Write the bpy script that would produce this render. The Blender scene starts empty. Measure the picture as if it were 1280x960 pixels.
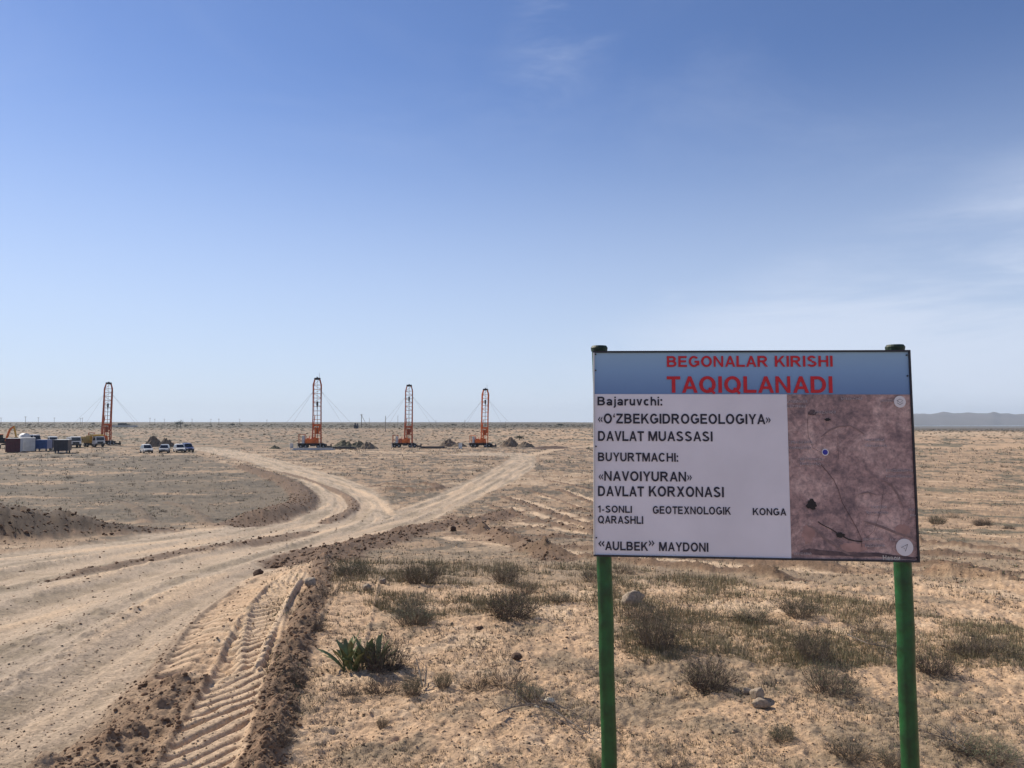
import bpy, bmesh, math, random
import numpy as np
from mathutils import Vector, Matrix, Euler
C = bpy.context.scene
R = math.radians
random.seed(7)
rng = np.random.default_rng(11)
# ------------------------------------------------------------------ camera
F = 961.0; HOR = 529.0; CAMZ = 1.65
PITCH = math.atan((HOR - 480) / F)
cam_d = bpy.data.cameras.new('camera'); cam = bpy.data.objects.new('camera', cam_d)
C.collection.objects.link(cam); C.camera = cam
cam.location = (0, 0, CAMZ); cam.rotation_euler = (R(90) + PITCH, 0, 0)
cam_d.sensor_width = 36; cam_d.lens = 36 * F / 1280
cam_d.clip_start = 0.05; cam_d.clip_end = 30000
# ------------------------------------------------------------------ sky, sun, exposure
SUN_AZ = -52.0      # degrees from +Y, negative = to the left
SUN_EL = 39.0
w = bpy.data.worlds.new('World'); C.world = w; w.use_nodes = True
nt = w.node_tree; nt.nodes.clear()
def N(t, **k):
    n = nt.nodes.new(t)
    for a, b in k.items(): setattr(n, a, b)
    return n
L = nt.links.new
out = N('ShaderNodeOutputWorld'); bg = N('ShaderNodeBackground')
sky = N('ShaderNodeTexSky', sky_type='NISHITA', sun_disc=False, sun_elevation=R(SUN_EL), sun_rotation=R(SUN_AZ),
        altitude=300, air_density=1.0, dust_density=0.12, ozone_density=2.2)
bg.inputs['Strength'].default_value = 0.087
# thin cirrus: streaky noise over the direction, low on the right and one wisp high up
tc = N('ShaderNodeTexCoord')
sx = N('ShaderNodeSeparateXYZ'); L(tc.outputs['Generated'], sx.inputs[0])
def M(op, a, b=None, clamp=False):
    n = N('ShaderNodeMath', operation=op, use_clamp=clamp)
    for i, v in enumerate((a, b)):
        if v is None: continue
        if isinstance(v, (int, float)): n.inputs[i].default_value = v
        else: L(v, n.inputs[i])
    return n.outputs[0]
def sstep(v, a, b):
    n = N('ShaderNodeMapRange', interpolation_type='SMOOTHSTEP')
    L(v, n.inputs['Value']); n.inputs['From Min'].default_value = a; n.inputs['From Max'].default_value = b
    return n.outputs[0]
az = M('ARCTAN2', sx.outputs[0], sx.outputs[1]); el = M('ARCSINE', sx.outputs[2])
cx = N('ShaderNodeCombineXYZ'); L(az, cx.inputs[0]); L(el, cx.inputs[1])
def cirrus(rot, sc, scale, det, seed):
    mp = N('ShaderNodeMapping'); L(cx.outputs[0], mp.inputs[0])
    mp.inputs['Rotation'].default_value = (0, 0, R(rot)); mp.inputs['Scale'].default_value = sc; mp.inputs['Location'].default_value = (seed, seed*.7, 0)
    n = N('ShaderNodeTexNoise'); L(mp.outputs[0], n.inputs['Vector'])
    n.inputs['Scale'].default_value = scale; n.inputs['Detail'].default_value = det; n.inputs['Distortion'].default_value = .6
    n.inputs['Roughness'].default_value = .62
    return n.outputs['Fac']
# low veil: rises to the right, upper limit slanting
lim = M('ADD', M('MULTIPLY', az, .34), .075)
veil_m = M('MULTIPLY', sstep(M('SUBTRACT', lim, el), -.035, .06), sstep(az, -.25, .35))
veil = M('MULTIPLY', veil_m, sstep(cirrus(-16, (1, 5, 1), 2.2, 7, 3.1), .30, .60))
d1 = M('ABSOLUTE', M('SUBTRACT', az, M('ADD', M('MULTIPLY', M('SUBTRACT', el, .42), .45), .04)))
wisp_m = M('MULTIPLY', M('SUBTRACT', 1.0, sstep(d1, .0, .10)), sstep(el, .32, .48))
wisp = M('MULTIPLY', wisp_m, sstep(cirrus(62, (1, 4, 1), 3.0, 8, 7.7), .38, .70))
glob = M('MULTIPLY', sstep(cirrus(-20, (1, 3, 1), 1.6, 6, 5.3), .5, .85), .10)
pm = M('MULTIPLY', M('SUBTRACT', 1.0, sstep(M('ABSOLUTE', M('SUBTRACT', az, .22)), .0, .05)), M('SUBTRACT', 1.0, sstep(M('ABSOLUTE', M('SUBTRACT', el, .158)), .0, .028)))
puff = M('MULTIPLY', pm, sstep(cirrus(-25, (1, 2.5, 1), 9, 6, 1.2), .4, .7))
fac = M('ADD', M('ADD', M('ADD', M('MULTIPLY', veil, .55), M('MULTIPLY', wisp, .26)), M('MULTIPLY', puff, .35)), glob, clamp=True)
# the phone's slightly violet, denser blue
tint = N('ShaderNodeMix', data_type='RGBA', blend_type='MULTIPLY'); tint.inputs[0].default_value = 1
L(sky.outputs[0], tint.inputs[6]); tint.inputs[7].default_value = (.86, .94, 1.20, 1)
mx = N('ShaderNodeMix', data_type='RGBA'); L(fac, mx.inputs[0]); mx.inputs[7].default_value = (7.8, 8.5, 10.0, 1)
hz_ = N('ShaderNodeMix', data_type='RGBA'); L(M('MULTIPLY', M('SUBTRACT', 1.0, sstep(el, -.05, .46)), .84), hz_.inputs[0]); L(tint.outputs[2], hz_.inputs[6]); hz_.inputs[7].default_value = (6.6, 7.6, 9.3, 1)
L(hz_.outputs[2], mx.inputs[6])
L(mx.outputs[2], bg.inputs['Color']); L(bg.outputs[0], out.inputs['Surface'])
sd = bpy.data.lights.new('sun', 'SUN'); sun = bpy.data.objects.new('sun', sd); C.collection.objects.link(sun)
sd.energy = 5.0; sd.angle = R(.55); sd.color = (1.0, .90, .74)
sv = Vector((math.sin(R(SUN_AZ)) * math.cos(R(SUN_EL)), math.cos(R(SUN_AZ)) * math.cos(R(SUN_EL)), math.sin(R(SUN_EL))))
sun.rotation_euler = sv.to_track_quat('Z', 'Y').to_euler(); sun.location = (-20, 10, 30)
C.view_settings.view_transform = 'Standard'; C.view_settings.look = 'None'
C.view_settings.exposure = 0.16; C.view_settings.gamma = 1
C.cycles.max_bounces = 5; C.cycles.volume_bounces = 0; C.cycles.use_denoising = True
C.cycles.volume_step_rate = 10
# ------------------------------------------------------------------ helpers
def Eh(d):                                    # height of the eye above the ground, by distance ahead
    d = np.maximum(np.asarray(d, float), .01)
    a = (1.65**8 + (1.65 * (d / 8)**.649)**8)**(1 / 8)
    return (a**-8 + 6.1**-8)**(-1 / 8)
_td = np.exp(np.linspace(math.log(1.0), math.log(9000), 6000)); _ts = Eh(_td) / _td
def ray(px, py):
    u, v = (px - 640) / F, (480 - py) / F
    return Vector((u, math.cos(PITCH) - v * math.sin(PITCH), math.sin(PITCH) + v * math.cos(PITCH)))
def G(px, py):                                # where a pixel of the photograph meets the plain
    r = ray(px, py); s = -r.z / r.y
    y = float(np.interp(-s, -_ts, _td))
    return (r.x / r.y * y, y)
def GL(*pts): return [G(*p) for p in pts]
def hsh(ix, iy, seed):
    h = (ix.astype(np.int64) * 374761393 + iy.astype(np.int64) * 668265263 + seed * 974634777) & 0xffffffff
    h = ((h ^ (h >> 13)) * 1274126177) & 0xffffffff
    return ((h ^ (h >> 16)) & 0xffff) / 65536.0
def noise(x, y, seed=0):                      # gradient noise, about -.7 .. .7
    x0 = np.floor(x); y0 = np.floor(y); fx = x - x0; fy = y - y0
    ux = fx * fx * fx * (fx * (fx * 6 - 15) + 10); uy = fy * fy * fy * (fy * (fy * 6 - 15) + 10)
    def g(ax, ay):
        a = hsh(x0 + ax, y0 + ay, seed) * 2 * math.pi
        return np.cos(a) * (fx - ax) + np.sin(a) * (fy - ay)
    return (g(0, 0) * (1 - ux) + g(1, 0) * ux) * (1 - uy) + (g(0, 1) * (1 - ux) + g(1, 1) * ux) * uy
def fbm(x, y, seed=0, o=4, g=.5):
    s = 0; a = 1
    for i in range(o):
        s = s + a * noise(x * 2**i + i * 17.3, y * 2**i - i * 9.1, seed + i); a *= g
    return s
def ss(x, a, b):
    t = np.clip((x - a) / (b - a), 0, 1); return t * t * (3 - 2 * t)
def poly_sd(X, Y, poly, margin=3.0):          # signed distance, negative inside
    P = np.array(poly); res = np.full(X.shape, margin)
    m = (X > P[:, 0].min() - margin) & (X < P[:, 0].max() + margin) & (Y > P[:, 1].min() - margin) & (Y < P[:, 1].max() + margin)
    x = X[m]; y = Y[m]
    if not len(x): return res
    d = np.full(x.shape, 1e18); ins = np.zeros(x.shape, bool)
    for i in range(len(P)):
        ax, ay = P[i - 1]; bx, by = P[i]; ex, ey = bx - ax, by - ay
        t = np.clip(((x - ax) * ex + (y - ay) * ey) / (ex * ex + ey * ey + 1e-12), 0, 1)
        d = np.minimum(d, (x - ax - t * ex)**2 + (y - ay - t * ey)**2)
        c = ((ay > y) != (by > y)); ins ^= c & (x < (bx - ax) * (y - ay) / (by - ay + 1e-15) + ax)
    d = np.sqrt(d); res[m] = np.where(ins, -d, d); return res
def line_sd(X, Y, pts, W, margin=None):       # distance over half-width, arc length, signed side, half-width
    P = np.array(pts, float); W = np.array(W, float) if hasattr(W, '__len__') else np.full(len(P), float(W))
    mg = (W.max() * 2.2) if margin is None else margin
    q = np.full(X.shape, 99.0); S = np.zeros(X.shape); T = np.full(X.shape, 99.0)
    m = (X > P[:, 0].min() - mg) & (X < P[:, 0].max() + mg) & (Y > P[:, 1].min() - mg) & (Y < P[:, 1].max() + mg)
    x = X[m]; y = Y[m]
    if not len(x): return q, S, T
    bd = np.full(x.shape, 1e18); bs = np.zeros(x.shape); bt = np.zeros(x.shape); bw = np.ones(x.shape); s0 = 0
    for i in range(len(P) - 1):
        ax, ay = P[i]; bx, by = P[i + 1]; ex, ey = bx - ax, by - ay; ln = math.hypot(ex, ey)
        t = np.clip(((x - ax) * ex + (y - ay) * ey) / (ln * ln), 0, 1)
        d = np.hypot(x - ax - t * ex, y - ay - t * ey); k = d < bd
        sd = ((x - ax) * ey - (y - ay) * ex) / ln
        bd = np.where(k, d, bd); bs = np.where(k, s0 + t * ln, bs); bt = np.where(k, np.sign(sd) * d, bt); bw = np.where(k, W[i] + t * (W[i + 1] - W[i]), bw)
        s0 += ln
    q[m] = bd / bw; S[m] = bs; T[m] = bt; return q, S, T
def smooth_line(pts, n=3):
    P = np.array(pts, float)
    for _ in range(n):
        Q = [P[0]]
        for a, b in zip(P[:-1], P[1:]): Q += [a * .75 + b * .25, a * .25 + b * .75]
        Q.append(P[-1]); P = np.array(Q)
    return P
# ------------------------------------------------------------------ the ground: layout of road, banks and tyre tracks
road = GL((-900, 1010), (-600, 860), (-260, 745), (0, 690), (60, 684), (110, 679), (180, 667), (240, 661), (300, 656), (350, 649), (383, 640), (397, 629), (396, 617), (382, 603), (352, 590), (312, 577), (262, 566), (225, 559),
          (262, 558), (300, 564), (340, 573), (385, 585), (428, 597), (462, 610), (480, 624), (488, 641), (520, 630), (560, 613), (598, 595), (628, 580), (640, 571), (600, 569.5), (545, 568.5),
          (600, 565.5), (655, 566), (668, 570), (668, 583), (645, 598), (605, 617), (572, 633), (542, 647), (512, 660), (480, 669), (430, 681), (388, 693), (352, 704), (318, 715), (290, 738), (258, 774), (216, 816), (170, 858), (110, 912), (60, 950), (-80, 1060), (-500, 1500))
track_far = [smooth_line(GL((664, 569), (690, 562), (720, 559), (760, 556))), smooth_line(GL((530, 566), (440, 563.5), (350, 562), (300, 563)))]
plainL = GL((-900, 700), (-100, 655), (60, 655), (180, 660), (290, 655), (345, 645), (375, 632), (372, 618), (350, 603), (300, 585), (240, 569), (100, 566), (-200, 566), (-900, 572))
bankA = smooth_line(GL((300, 583), (340, 596), (366, 607), (380, 619), (379, 630), (358, 641), (325, 650), (300, 655)))
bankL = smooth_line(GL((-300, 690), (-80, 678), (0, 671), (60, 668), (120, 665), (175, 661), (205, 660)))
ridgeM = smooth_line(GL((60, 722), (135, 708), (200, 695), (262, 683), (335, 673), (392, 662)))
ridgeI = smooth_line(GL((352, 590), (388, 600), (420, 612), (440, 624), (444, 634), (430, 643), (405, 652)))
ruts = [smooth_line(GL(*p)) for p in [((270, 562), (350, 583), (405, 604), (430, 622), (428, 636), (400, 648), (340, 661), (240, 676), (100, 700), (-40, 728)),
        ((300, 565), (390, 589), (440, 607), (462, 624), (455, 640), (420, 657), (340, 676), (240, 700), (100, 742), (-40, 790)),
        ((655, 575), (630, 592), (590, 612), (550, 630), (500, 648), (450, 664), (380, 682)), ((662, 580), (620, 606), (560, 634), (510, 654), (450, 674), (360, 698), (280, 735), (160, 820), (40, 910)),
        ((640, 575), (600, 602), (540, 628), (495, 642))]]
bankR = smooth_line(GL((640, 640), (600, 652), (545, 658), (500, 668), (450, 680), (405, 690), (388, 699)))
bankF = smooth_line(GL((404, 688), (402, 715), (394, 745), (378, 785), (366, 825), (350, 865), (344, 905), (328, 960), (300, 1040)))
treadA = smooth_line(GL((352, 712), (322, 728), (296, 745), (277, 764), (255, 811), (246, 838)), 2)
treadB = smooth_line(GL((368, 716), (350, 738), (331, 766), (313, 811), (286, 875), (268, 912), (248, 952), (205, 1050)), 2)
lipB = smooth_line(GL((376, 728), (366, 742), (352, 766), (337, 800), (327, 826), (322, 838)), 2)
treadC = smooth_line(GL((452, 722), (440, 752), (428, 785), (420, 800)), 2)
treadD = smooth_line(GL((1040, 705), (1120, 722), (1200, 740), (1290, 762), (1400, 790)), 2)
treadE = smooth_line(GL((1000, 695), (1110, 707), (1290, 735), (1400, 760)), 2)
edgeF = smooth_line(GL((300, 728), (272, 748), (240, 776), (206, 812), (160, 862), (110, 908), (60, 948), (-60, 1040)), 2)
damp = GL((196, 822), (235, 842), (262, 838), (305, 850), (280, 890), (250, 930), (225, 980), (180, 1060), (-100, 1060), (60, 955), (130, 890))
furrows = [smooth_line(GL(*p)) for p in [((560, 668), (640, 663), (745, 655), (900, 650)), ((590, 655), (660, 652), (745, 646)), ((600, 640), (680, 641), (745, 636)),
        ((660, 612), (690, 622), (745, 642), (830, 668)), ((625, 620), (660, 630), (720, 652), (790, 676)), ((600, 676), (700, 684), (900, 700), (1100, 716)), ((640, 690), (760, 700), (1000, 724)),
        ((700, 612), (725, 622), (770, 640), (850, 660)), ((570, 660), (640, 672), (745, 672)), ((610, 632), (650, 645), (745, 668)), ((680, 600), (745, 612), (800, 630)), ((560, 645), (620, 668), (700, 700)), ((1120, 676), (1200, 682), (1300, 694)), ((1130, 705), (1200, 712), (1300, 716)), ((1140, 690), (1280, 700)), ((1140, 716), (1290, 728))]]
pale = [smooth_line(GL(*p)) for p in [((640, 622), (668, 629), (700, 640), (745, 655), (790, 668)), ((675, 619), (705, 628), (745, 640)), ((706, 612), (728, 619), (760, 632)), ((560, 672), (700, 690), (900, 706), (1060, 715)),
        ((420, 603), (455, 614), (475, 624), (490, 642)), ((560, 618), (575, 612), (590, 604)), ((1150, 663), (1290, 672)), ((640, 634), (690, 648), (745, 662)), ((590, 645), (660, 655), (745, 668)), ((1130, 686), (1220, 693), (1300, 702)), ((1140, 728), (1220, 738), (1300, 748)), ((1130, 600), (1290, 606)), ((1120, 618), (1290, 628))]]
ring = smooth_line(GL((468, 607), (500, 605.5), (535, 605.5), (552, 609), (540, 614), (500, 613), (480, 611)))
curls = [smooth_line(GL(*p)) for p in [((145, 627), (170, 634), (183, 645), (180, 654)), ((205, 628), (235, 634), (252, 645), (258, 655)), ((215, 617), (260, 612), (330, 616))]]
rdc = smooth_line(GL((-600, 960), (-100, 800), (120, 745), (300, 690), (400, 668), (455, 645), (455, 622), (400, 597), (330, 577), (250, 562)), 3)
rdb = smooth_line(GL((-300, 1000), (60, 860), (240, 745), (400, 684), (500, 655), (560, 628), (620, 600), (655, 578)), 3)
SAND = np.array((.52, .35, .215)); GRAV = np.array((.19, .147, .098)); DARK = np.array((.135, .078, .044)); ROAD = np.array((.42, .325, .235)); PALE = np.array((.60, .435, .285)); OLIV = np.array((.125, .105, .065))
def tread(z, X, Y, line, W, sp, slant, amp, across=False, depth=.03, curve=0.0):
    q, S, T = line_sd(X, Y, line, W)
    Wm = float(np.mean(W)); t = T / Wm
    wob = noise(X * 1.1, Y * 1.1, 91) * .5 + .22 * noise(X * 6, Y * 6, 93)
    ph = (-Y if across else S) / sp + slant * t + curve * t * t + wob
    saw = ph - np.floor(ph); prof = 1 - np.exp(-((saw - .5) / .17)**2) - .30 * np.abs(saw - .5)
    ends = 1 - ss(q, .80, 1.05); fade = .80 + .9 * noise(X * 1.7, Y * 1.7, 92)
    mm = ends * np.clip(fade, .15, 1)
    z += -depth * ends + amp * prof * mm + .022 * np.exp(-((q - 1.12) / .12)**2)
    return ends
def terrain(X, Y, want_color=True):
    X = np.asarray(X, float); Y = np.asarray(Y, float)
    Rr = np.hypot(X, Y); Yp = np.maximum(Y, .01)
    z = CAMZ - Eh(Yp); z = np.where(Y < 1, 0, z)
    u = X / np.maximum(Y, 1.0)
    rt = ss(u, .05, .45) * (Y > 0)
    left = 3.0 * ss(Rr, 260, 650) + 6.5 * ss(Rr, 650, 2600)
    right = 1.0 * np.exp(-((Rr - 430) / 120)**2) - 4.2 * ss(Rr, 560, 1500) - 12 * ss(Rr, 1600, 5000)
    z = z + left * (1 - rt) + right * rt
    # undulation and roughness
    far = ss(Rr, 12, 45)
    z = z + far * .10 * fbm(X / 9, Y / 9, 1, 3) + ss(Rr, 120, 260) * (.35 + .5 * rt) * fbm(X / 40, Y / 60, 5, 3)
    near = 1 - ss(Rr, 60, 200)
    sdr = poly_sd(X, Y, road, 4.0); wob = .10 * fbm(X * 1.3, Y * 1.3, 31, 3) * (1 + far * 1.5)
    rd = 1 - ss(sdr + wob, -.12, .10 + .35 * far)
    rough = 1.35 * (.030 * fbm(X * .9, Y * .9, 11, 2) + .017 * fbm(X * 3.1, Y * 3.1, 12, 2) + .013 * fbm(X * 9, Y * 9, 14, 2) + .007 * noise(X * 31, Y * 31, 17)) * near
    rid = np.abs(noise(X * 5.3, Y * 5.3, 19)); rough += (.012 * ss(rid, 0, .25) - .012) * near * (1 - far)
    rough = rough + far * (.07 * fbm(X * .8, Y * .5, 21, 3) + .055 * fbm(X * 3.3, Y * 1.3, 25, 3, .6)) * (1 - ss(Rr, 200, 500))
    tz = 0
    for ln_, w_ in ((treadA, .30), (treadB, .23)): tz = np.maximum(tz, 1 - ss(line_sd(X, Y, ln_, w_)[0], .8, 1.2))
    z = z + rough * (1 - rd * .72) * (1 - .88 * tz)
    q1, S1, T1 = line_sd(X, Y, rdc, 3.0, 8.0); q2, S2, T2 = line_sd(X, Y, rdb, 3.0, 8.0)
    useb = q2 < q1; Tt = np.where(useb, T2, T1); Sd = np.where(useb, S2, S1) + useb * 77
    streak = fbm(Tt * 1.7, Sd * .10, 41, 4, .6); streakf = noise(Tt * 9, Sd * .5, 44)
    z = z + rd * (.030 * streak + .006 * streakf) * np.where(far > 0, 1 + far, 1) - rd * .05
    col = None
    if want_color:
        p1 = fbm(X * .35, Y * .35, 51, 4); p2 = fbm(X * 1.6, Y * 1.6, 52, 4, .6); p3 = noise(X * 14, Y * 14, 53); p4 = fbm(X / 22, Y / 9, 54, 4, .6); p5 = fbm(X/1.6, Y/3.5, 55, 4, .65); p6 = fbm(X/5, Y/9, 56, 4, .7)
        p5b = fbm(X / 7, Y / 30, 57, 4, .65)
        def mix(a, b, t): return a + (b - a) * np.clip(t, 0, 1)[..., None]
        c = np.broadcast_to(SAND, X.shape + (3,)).copy()
        c = mix(c, GRAV * 1.1, ss(p2 + .6 * p1, .10, .55) * .72)
        c = mix(c, PALE * 1.05, ss(-p2 - .5 * p1 + .3 * p3, .12, .55) * .75)
        # middle distance: browner, streaked
        mid = ss(Y, 9.5, 17); c = mix(c, mix(mix(SAND * .72, GRAV * .68, ss(p5 + .5 * p6, -.16, .16)), PALE * .9, ss(p4 + .7 * p5, .15, .5)), mid * .95)
        gl = 1 - ss(poly_sd(X, Y, plainL, 4.0) + .8 * p1, -.5, .8)
        c = mix(c, mix(mix(GRAV * .80, GRAV * .52, ss(p5 + p6, -.1, .35)), SAND * .72, ss(p4 + .6 * p5, .2, .5)), gl * .9)
        rmid = ss(u, .30, .42) * ss(Y, 14, 22); c = mix(c, mix(mix(SAND * .72, SAND * 1.10, ss(p5, -.2, .25)), OLIV * 1.3, ss(p6 + .5 * p5, .12, .4)), rmid * .85)
        # bright rough sand belt before the horizon, dark scrub beyond
        belt = ss(Rr, 190, 240) * (1 - ss(Rr, 480, 620)) * ss(u + .1 * p4, -.32, .1)
        c = mix(c, mix(SAND * 1.02, OLIV * 1.2, ss(p5b + p4 * .8, -.02, .28)), belt * .85)
        belt2 = ss(Rr, 170, 215) * (1 - ss(Rr, 420, 520)) * (1 - ss(u, -.35, .1)); c = mix(c, mix(SAND * .62, OLIV * .95, ss(p4 + p5b, -.1, .25)), belt2 * .9)
        scrub = ss(Rr + 60 * p4, 430, 640) * (1 - rt); c = mix(c, mix(OLIV * .75, GRAV * .8, ss(fbm(X / 200, Y / 70, 61, 4), -.1, .5)), scrub)
        fr = ss(Rr, 620, 900) * rt; c = mix(c, GRAV * .62, fr)
        crest = ss(Rr, 330, 400) * (1 - ss(Rr, 540, 640)) * rt; c = mix(c, PALE * .95, crest * .7)
        gb = ss(Y + .5 * p2 - .35 * u * 0, 8.6 - 0, 9.8) * (1 - ss(Y, 14, 19)) * ss(u, -.28, -.18); c = mix(c, mix(GRAV * 1.02, SAND * .9, ss(p2, .1, .5)), gb * .65)
        c = c * (1 - .16 * mid * (1 - ss(Rr, 150, 230) * .6))[..., None]
        # road
        rc = mix(mix(ROAD, PALE * .93, ss(streak, .08, .55)), GRAV * 1.25, ss(-streak + .5 * p2, -.08, .40) * .85)
        rc = rc * (1 + .10 * p3)[..., None]; c = mix(c, rc, rd)
    dk = np.zeros(X.shape)                                   # freshly turned darker soil; on the left bank also painted shade
    lumpN = lump = fbm(X * 5.5, Y * 5.5, 71, 3, .6); lumpF = np.abs(noise(X * 14, Y * 14, 74))
    lumpW = fbm(X * 1.1, Y * 1.1, 76, 4, .55)
    def bank(line, W, h, dark, lumpy=.5, near_=False):
        nonlocal z, dk
        lump = lumpN if near_ else lumpW
        q, S, T = line_sd(X, Y, line, W); k = 1 - ss(q + .3 * lump, .15, 1.15)
        Lt = float(np.sum(np.hypot(*np.diff(np.array(line), axis=0).T))); te = 2.2 * float(np.max(W)); k = k * ss(S, 0, te) * (1 - ss(S, Lt - te * 1.3, Lt))
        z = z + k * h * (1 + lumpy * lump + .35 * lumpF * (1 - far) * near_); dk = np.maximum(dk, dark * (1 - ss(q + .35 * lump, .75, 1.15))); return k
    bank(bankA, 1.15, .42, 1.12, .35); bank(bankL, np.interp(np.linspace(0, 1, len(bankL)), [0, .72, 1], [2.2, 1.9, .8]), .80, 1.5, .8)  # left bank: top value adds painted shade over its dark soil
    bank(ridgeM, np.interp(np.linspace(0, 1, len(ridgeM)), [0, .3, .7, 1], [.05, .25, .45, .25]), .07, .80, .8)
    bank(ridgeI, .40, .12, .85, .8); bank(bankR, .85, .13, 1.08, .9)
    bank(bankF, np.interp(np.linspace(0, 1, len(bankF)), [0, .3, .6, .8, 1], [.18, .15, .13, .12, .15]), .055, .85, 1.0, True)
    bank(edgeF, .10, .022, .50, .9, True); bank(ring, .6, .22, 1.1)
    for i, f in enumerate(furrows): bank(f, .18 + .10 * (i % 3), .09, .85, 1.4)
    for f in ruts:
        q, S, T = line_sd(X, Y, f, .5); k = 1 - ss(q, .3, 1.0); z = z - k * .05 + .04 * np.exp(-((q - 1.15) / .18)**2) * (.6 + lump)
        if want_color: c = mix(c, PALE * .92, k * .30)
    for f in curls: bank(f, .35, .10, .35)
    kd = 1 - ss(poly_sd(X, Y, damp, 1.0) + .10 * lump, -.06, .08); z = z + kd * (.008 * lump + .006 * lumpF); dk = np.maximum(dk, kd * (.62 + .5 * lumpN))
    tA = tread(z, X, Y, treadA, np.interp(np.linspace(0, 1, len(treadA)), [0, 1], [.17, .26]), .20, .15, .060, True, depth=.045, curve=-.5)
    tB = tread(z, X, Y, treadB, np.interp(np.linspace(0, 1, len(treadB)), [0, .4, 1], [.12, .175, .185]), .17, -1.35, .048, depth=.035)
    tC = tread(z, X, Y, treadC, .20, .24, .1, .03, True, depth=.006); tD = tread(z, X, Y, treadD, .22, .34, .6, .06, depth=.02); tE = tread(z, X, Y, treadE, .22, .34, .6, .06, depth=.02)
    q, S, T = line_sd(X, Y, lipB, .03, .3); kl = 1 - ss(q, .3, 1.5); z = z + .045 * kl
    tr = np.maximum(tA, tB); dk = dk * (1 - .9 * tr)
    if want_color:
        for f in pale:
            q, S, T = line_sd(X, Y, f, .35 + .0 * len(f)); c = mix(c, PALE, (1 - ss(q + .4 * lump, .3, 1.1)) * .9)
        for f in track_far:
            q, S, T = line_sd(X, Y, f, 1.8); c = mix(c, PALE, (1 - ss(q, .4, 1.1)) * .75)
        c = mix(c, mix(DARK, DARK * 1.7, ss(lump, .15, .6)), dk); c = mix(c, DARK * .42, ss(dk, 1.05, 1.25) * .9)  # second mix paints shade into the colour, mainly on the left bank
        c = mix(c, PALE * .98, tB * .85); c = mix(c, mix(SAND, PALE, .4 + p2), tA * .8); c = mix(c, PALE * 1.1, kl * .8)
        c = mix(c, SAND, (tC + tD + tE) * .4)
        col = np.clip(c * (1 + .10 * p3 * near)[..., None], .02, .8)
    return z, col, dk, rd
def ground_z(x, y):
    return terrain(np.atleast_1d(np.asarray(x, float)), np.atleast_1d(np.asarray(y, float)), False)[0]
# ------------------------------------------------------------------ materials
def mat(name, color, rough=.7, metal=0.0, noise_amt=0.0, noise_scale=20, bump=0.0, color2=None, attr=None):
    m = bpy.data.materials.new(name); m.use_nodes = True; t = m.node_tree; b = t.nodes['Principled BSDF']
    b.inputs['Roughness'].default_value = rough; b.inputs['Metallic'].default_value = metal
    b.inputs['Base Color'].default_value = (*color, 1)
    if noise_amt or color2 or attr:
        tx = t.nodes.new('ShaderNodeTexCoord'); n = t.nodes.new('ShaderNodeTexNoise'); n.inputs['Scale'].default_value = noise_scale; n.inputs['Detail'].default_value = 5
        t.links.new(tx.outputs['Object'], n.inputs['Vector'])
        mxn = t.nodes.new('ShaderNodeMix'); mxn.data_type = 'RGBA'
        mr = t.nodes.new('ShaderNodeMapRange'); mr.inputs['From Min'].default_value = .35; mr.inputs['From Max'].default_value = .65
        t.links.new(n.outputs['Fac'], mr.inputs['Value']); t.links.new(mr.outputs[0], mxn.inputs[0])
        c2 = color2 or tuple(max(0, v * (1 - noise_amt)) for v in color)
        mxn.inputs[6].default_value = (*color, 1); mxn.inputs[7].default_value = (*c2, 1)
        src = mxn.outputs[2]
        if attr:
            a = t.nodes.new('ShaderNodeAttribute'); a.attribute_name = attr
            mm = t.nodes.new('ShaderNodeMix'); mm.data_type = 'RGBA'; mm.blend_type = 'MULTIPLY'; mm.inputs[0].default_value = 1
            t.links.new(a.outputs['Color'], mm.inputs[6]); t.links.new(src, mm.inputs[7]); src = mm.outputs[2]
        t.links.new(src, b.inputs['Base Color'])
        if bump:
            bp = t.nodes.new('ShaderNodeBump'); bp.inputs['Strength'].default_value = bump; bp.inputs['Distance'].default_value = .01
            t.links.new(n.outputs['Fac'], bp.inputs['Height']); t.links.new(bp.outputs[0], b.inputs['Normal'])
    return m
MT = {}
MT['ground'] = mat('ground_soil', (1.12, 1.12, 1.12), .95, 0, .38, 38, 0, attr='Col')
def ground_bump():
    t = MT['ground'].node_tree; bs = t.nodes['Principled BSDF']; tx = t.nodes.new('ShaderNodeTexCoord'); prev = None
    for sc_, di, st_ in ((7, .018, .5), (26, .014, .7), (95, .007, .9)):
        n = t.nodes.new('ShaderNodeTexNoise'); n.inputs['Scale'].default_value = sc_; n.inputs['Detail'].default_value = 4; n.inputs['Roughness'].default_value = .65; t.links.new(tx.outputs['Object'], n.inputs['Vector'])
        bp = t.nodes.new('ShaderNodeBump'); bp.inputs['Strength'].default_value = st_; bp.inputs['Distance'].default_value = di; t.links.new(n.outputs['Fac'], bp.inputs['Height'])
        if prev: t.links.new(prev.outputs[0], bp.inputs['Normal'])
        prev = bp
    t.links.new(prev.outputs[0], bs.inputs['Normal'])
ground_bump()
MT['clod'] = mat('soil_clod', (1, 1, 1), .95, 0, .3, 60, .4, attr='Col')
MT['post'] = mat('green_paint', (.003, .085, .018), .46, 0, .55, 18, .4)
MT['cap'] = mat('dark_green_cap', (.004, .03, .014), .6, 0, .4, 60, .3)
MT['edge'] = mat('dark_frame_paint', (.012, .012, .02), .5)
MT['edge_l'] = mat('bare_metal_edge', (.55, .55, .55), .4, .3)
MT['ink'] = mat('dark_ink', (.012, .012, .03), .6); MT['red'] = mat('red_ink', (.52, .008, .02), .55, 0, .15, 80)
MT['white'] = mat('white_print', (.72, .72, .80), .5, 0, .10, 4, 0)
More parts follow.
